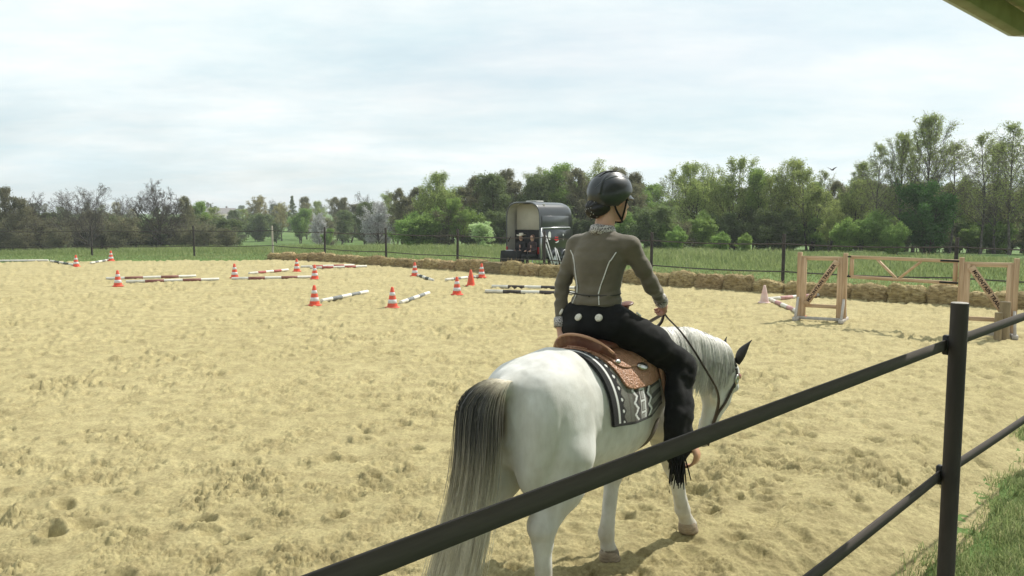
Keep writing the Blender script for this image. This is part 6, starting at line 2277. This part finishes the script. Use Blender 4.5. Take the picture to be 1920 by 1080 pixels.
# ramp tubes and spare uprights leaning on the side
M_tube = mat('painted_tube', (.60, .60, .58), (.45, .45, .44), 8, rough=.45)
for a, b, r_, lb in (((.12, -1.45, 0), (.10, -.86, 1.5), .026, 'silver tube leaning on the trailer edge, nearest its rear corner'),
                     ((.42, -1.35, 0), (.36, -.86, 1.42), .026, 'silver tube leaning on the trailer side below the portrait print'),
                     ((.80, -1.25, 0), (.80, -1.05, .85), .03, 'short white upright standing before the trailer wheels'),
                     ((1.0, -1.3, 0), (.96, -1.02, .80), .026, 'thin short white upright behind the other short upright')):
    A_, B_ = np.array(tp(*a)), np.array(tp(*b))
    r0 = empty('leaning_tube', tuple(A_), 0, lb, 'tube')
    MB().tube([(0, 0, 0), tuple((B_ - A_) * .5), tuple(B_ - A_)], r_, 8).build('tube', M_tube, r0, True)
    MB().tube([(0, 0, -.01), (0, 0, .04)], r_ * 1.35, 8).build('end_cap', M_dim, r0, True)

# table with black cloth at the rear
tb = empty('covered_table', tp(-.42, .28), TA, 'small table under a black cloth at the open trailer rear', 'table')
mb = MB(); n = 40; Vv = []
for z, o_ in ((.74, 0), (.735, .01), (.5, .02), (.2, .03), (.02, .04)):
    for k in range(n):
        a = 2 * math.pi * k / n
        c, s = math.cos(a), math.sin(a)
        q = (abs(c) ** 8 + abs(s) ** 8) ** (-1 / 8)
        ww = .012 * math.sin(k * 2.2) * (.74 - z)
        Vv.append(((.22 + o_ + ww) * c * q, (.42 + o_ + ww) * s * q, z))
k = np.arange(n); k2 = (k + 1) % n
mb.add(Vv, np.concatenate([np.stack([i * n + k2, i * n + k, i * n + n + k, i * n + n + k2], -1) for i in range(4)]))
c0 = mb.n; mb.add([(0, 0, .742)], np.zeros((0, 3), int)); mb.F3.append(np.stack([np.full(n, c0), k, k2], 1))
mb.build('cloth', M_dim, tb, True)
for sx in (-.18, .18):
    for sy in (-.36, .36):
        MB().tube([(sx, sy, 0), (sx, sy, .73)], .015, 6).build('leg', M_alu, tb, True)
pp = empty('score_sheet', tp(-.42, .36, .743), TA + .2, 'white paper sheet lying on the black covered table', 'paper')
MB().box((0, 0, .008), (.21, .30, .016), None, .001).build('sheet', M_wht, pp)


def sitter(loc, rz, top, label, hat, hair, skin=(.5, .3, .22)):
    r = empty('person', loc, rz, label, 'person')
    m_top = mat('sitter_top', top, tuple(c * 1.4 + .004 for c in top), 12, rough=.85)
    m_skin = mat('sitter_skin', skin, rough=.6)
    b = SDF()
    b.ell((.02, 0, 1.28), (.085, .072, .10), .03); b.ell((.05, 0, 1.22), (.055, .055, .07), .03)
    b.cap((.10, 0, 1.27), (.115, 0, 1.235), .010, .013, .01)
    for sg in (-1, 1): b.ell((.0, sg * .075, 1.26), (.018, .01, .03), .008)
    b.cap((.0, 0, 1.20), (.0, 0, 1.10), .05, .055, .02)
    b.cap((0, 0, 1.0), (0, 0, .6), .10, .12, .05)
    for sg in (-1, 1):
        b.cap((.0, sg * .16, 1.03), (.04, sg * .22, .78), .04, .036, .02)
        hand(b, (.24, sg * .14, .735), (1, -sg * .35, .0), (0, 0, 1), sg, 20)
        b.cap((.04, sg * .22, .78), (.24, sg * .14, .735), .036, .026, .02)
        b.cap((.02, sg * .10, .52), (.42, sg * .13, .52), .075, .055, .03)
        b.cap((.42, sg * .13, .52), (.40, sg * .13, .10), .05, .04, .03)
        b.cap((.40, sg * .13, .06), (.56, sg * .14, .04), .042, .036, .02)
    V, F = b.polygonise(.014); obj('body', mesh_np('body', V, F, None, True), m_skin, r)
    j = SDF()
    j.cap((0, 0, 1.02), (-.01, 0, .80), .125, .125, .05, (.85, 1.25, 1)); j.cap((-.01, 0, .80), (.0, 0, .58), .125, .15, .05, (.9, 1.15, 1))
    for sg in (-1, 1):
        j.cap((.0, sg * .06, 1.06), (.0, sg * .165, 1.03), .06, .06, .04)
        j.cap((.0, sg * .165, 1.03), (.04, sg * .225, .78), .062, .052, .03); j.cap((.04, sg * .225, .78), (.22, sg * .15, .738), .05, .042, .02)
    V, F = j.polygonise(.017); V += vnormals(V, F) * (.006 * fbm(V * 14, 2, 4))[:, None]
    obj('jacket', mesh_np('jacket', V, F, None, True), m_top, r)
    l = SDF()
    for sg in (-1, 1):
        l.cap((.0, sg * .10, .53), (.43, sg * .13, .53), .095, .075, .04); l.cap((.43, sg * .13, .53), (.405, sg * .13, .09), .07, .055, .03)
    V, F = l.polygonise(.017); obj('trousers', mesh_np('trousers', V, F, None, True), M_dim, r)
    hb = SDF().ell((-.012, 0, 1.315), (.092, .082, .085), .02).ell((-.05, 0, 1.26), (.05, .076, .08), .02)
    V, F = hb.polygonise(.010); obj('hair', mesh_np('hair', V, F, None, True), mat('sitter_hair', hair, rough=.6), r)
    if hat:
        h = MB(); h.lathe([(.105, 1.335), (.20, 1.33), (.205, 1.34), (.11, 1.352), (.098, 1.40), (.088, 1.455), (.04, 1.462), (.001, 1.445)], 24)
        V = np.concatenate(h.V); V[:, 2] += 1.4 * V[:, 1] ** 2 * (np.abs(V[:, 1]) > .1); h.V = [V]
        h.build('hat', mat('felt_hat', hat, rough=.85), r, True)
    return r


def chair(loc, rz, lb):
    c = empty('folding_chair', loc, rz, lb, 'chair')
    MB().box((.0, 0, .425), (.42, .42, .03), None, .01).build('seat', M_dim, c)
    MB().box((-.21, 0, .72), (.025, .42, .26), None, .01).build('backrest', M_dim, c)
    for sx in (-.19, .19):
        for sy in (-.19, .19):
            MB().tube([(sx, sy, 0), (sx, sy, .42 if sx > 0 else .84)], .012, 6).build('leg', M_alu, c, True)


ch1 = tp(.05, .12); ch2 = tp(-.05, -.52)
chair(ch1, TA + math.pi, 'dark folding chair under the person with the pale hat')
chair(ch2, TA + math.pi - .2, 'dark folding chair under the bareheaded person')
sitter(ch1, TA + math.pi, (.012, .012, .013), 'seated person in black jacket and pale brimmed hat at the trailer table', (.55, .50, .40), (.03, .02, .015))
sitter(ch2, TA + math.pi - .2, (.030, .018, .020), 'seated bareheaded person in dark clothes at the trailer corner', None, (.10, .045, .03))
# ------------------------------------------------------------------ shelter roof over the spectators' side
M_tin = mat('corrugated_sheet', (.52, .50, .32), (.62, .59, .40), 4, rough=.6, spec=.3, bump=.2, bscale=12)
M_trim = mat('roof_trim', (.5, .51, .54), (.6, .61, .64), 5, rough=.5)
M_beam = mat('roof_beam', (.26, .245, .17), (.34, .32, .23), 6, rough=.8)
shel = empty('shelter_roof', (4.9, 4.3, 0), 0, 'olive corrugated overhanging shelter roof with grey trim at the right', 'roof')
e1 = np.array([-.7071, -.7071, 0]); e2 = np.array([.7071, -.7071, -.20])
C0 = np.array([3.46, 5.84, 3.475])
o = np.array([4.9, 4.3, 0])
na, nb = 160, 6
Vv = []
for i in range(na + 1):
    s_ = i / na * 8.0
    for j in range(nb + 1):
        t_ = j / nb * 2.6
        Vv.append(C0 - o + e1 * s_ + e2 * t_ + np.array([0, 0, .022 * math.sin(s_ / .16 * 2 * math.pi)]))
i = (np.arange(na)[:, None] * (nb + 1) + np.arange(nb)).ravel()
sh_ = MB().add(Vv, np.stack([i, i + 1, i + nb + 2, i + nb + 1], -1)).build('sheet', M_tin, shel, True)
md = sh_.modifiers.new('s', 'SOLIDIFY'); md.thickness = .004
for a, b, nm, w_, h_, m_ in ((C0 + e1 * -.01, C0 + e1 * 8.0, 'eave_trim', .03, .07, M_trim), (C0 + e1 * -.01, C0 + e2 * 2.6, 'gable_trim', .03, .07, M_trim)):
    MB().bar(a - o + np.array([0, 0, -.0]), b - o + np.array([0, 0, -.0]), w_, h_, bev=.004).build(nm, m_, shel)
for t_ in (.28, 1.15, 2.1):
    MB().bar(C0 - o + e2 * t_ + e1 * .9 + np.array([0, 0, -.095]), C0 - o + e2 * t_ + e1 * 7.9 + np.array([0, 0, -.095]), .07, .12, bev=.004).build('purlin', M_beam, shel)
for s_ in (3.3, 5.3, 7.3):
    top = C0 + e1 * s_ + e2 * 2.1
    MB().bar((top[0] - o[0], top[1] - o[1], -.7), (top[0] - o[0], top[1] - o[1], top[2] - .15), .12, .12, (1, 0, 0), .006).build('post', M_beam, shel)
    MB().bar(C0 - o + e1 * s_ + e2 * .1 + np.array([0, 0, -.2]), C0 - o + e1 * s_ + e2 * 2.5 + np.array([0, 0, -.2]), .07, .11, bev=.004).build('rafter', M_beam, shel)

# ------------------------------------------------------------------ bird and far house
bird = empty('bird', (23.2, 60, 5.45), R(40), 'small dark bird flying above the green willows', 'bird')
s = SDF(); s.ell((0, 0, 0), (.17, .06, .055), .03).ell((.17, 0, .02), (.05, .035, .035), .03).cap((.21, 0, .02), (.25, 0, .01), .012, .004, .01).cap((-.14, 0, 0), (-.27, 0, .01), .03, .04, .03, (1, 1, .3))
V, F = s.polygonise(.012)
M_bird = mat('feathers', (.012, .012, .014), rough=.7)
obj('body', mesh_np('body', V, F, None, True), M_bird, bird)
for sg in (-1, 1):
    Vv = []
    for t_, c_, z_ in ((0, .10, 0), (.14, .12, .09), (.28, .09, .16), (.40, .02, .19)):
        for dx, dz in ((c_, 0), (-c_, 0), (-c_, -.008), (c_, -.008)):
            Vv.append((dx - t_ * .2, sg * t_, z_ + dz))
    k = np.arange(4); k2 = (k + 1) % 4
    MB().add(Vv, np.concatenate([np.stack([i * 4 + k, i * 4 + k2, i * 4 + 4 + k2, i * 4 + 4 + k], -1) for i in range(3)])).build('wing', M_bird, bird)
hx, hy = -104., 295.
hz = float(terr(np.array([hx]), np.array([hy]))[0])
house = empty('house', (hx, hy, hz), R(15), 'far house with grey roof among trees beyond the left fence', 'house')
M_wallh = mat('render_wall', (.55, .52, .46), (.6, .57, .5), 2, rough=.9)
M_rooft = mat('roof_tiles', (.16, .15, .145), (.22, .20, .19), 3, rough=.85)
MB().box((0, 0, 1.6), (9, 7, 3.4)).build('wall', M_wallh, house)
MB().add([(-4.9, -4, 3.1), (4.9, -4, 3.1), (4.9, 0, 5.2), (-4.9, 0, 5.2), (-4.9, 4, 3.1), (4.9, 4, 3.1)], np.array([[0, 1, 2, 3], [3, 2, 5, 4]])).add([(-4.5, -3.5, 3.3), (-4.5, 3.5, 3.3), (-4.5, 0, 5.1), (4.5, -3.5, 3.3), (4.5, 3.5, 3.3), (4.5, 0, 5.1)], np.array([[0, 2, 1], [3, 4, 5]])).build('roof', M_rooft, house)
MB().box((1.8, .6, 5.3), (.6, .6, 1.2)).build('chimney', M_rooft, house)
for x in (-2.6, 0, 2.6):
    MB().box((x, -3.52, 1.9), (1.1, .1, 1.2)).build('window', M_dim, house)

# ------------------------------------------------------------------ light spring haze
hz_me = MB().box((0, 0, 8.), (5400, 5400, 30)).mesh('haze')
hzm = bpy.data.materials.new('haze'); hzm.use_nodes = True
nt = hzm.node_tree
nt.nodes.remove(nt.nodes['Principled BSDF'])
pv = nt.nodes.new('ShaderNodeVolumePrincipled')
pv.inputs['Color'].default_value = (.93, .97, 1, 1)
pv.inputs['Density'].default_value = .0006
pv.inputs['Anisotropy'].default_value = .3
nt.links.new(pv.outputs[0], nt.nodes['Material Output'].inputs['Volume'])
hz = obj('haze', hz_me, hzm, kind='stuff')
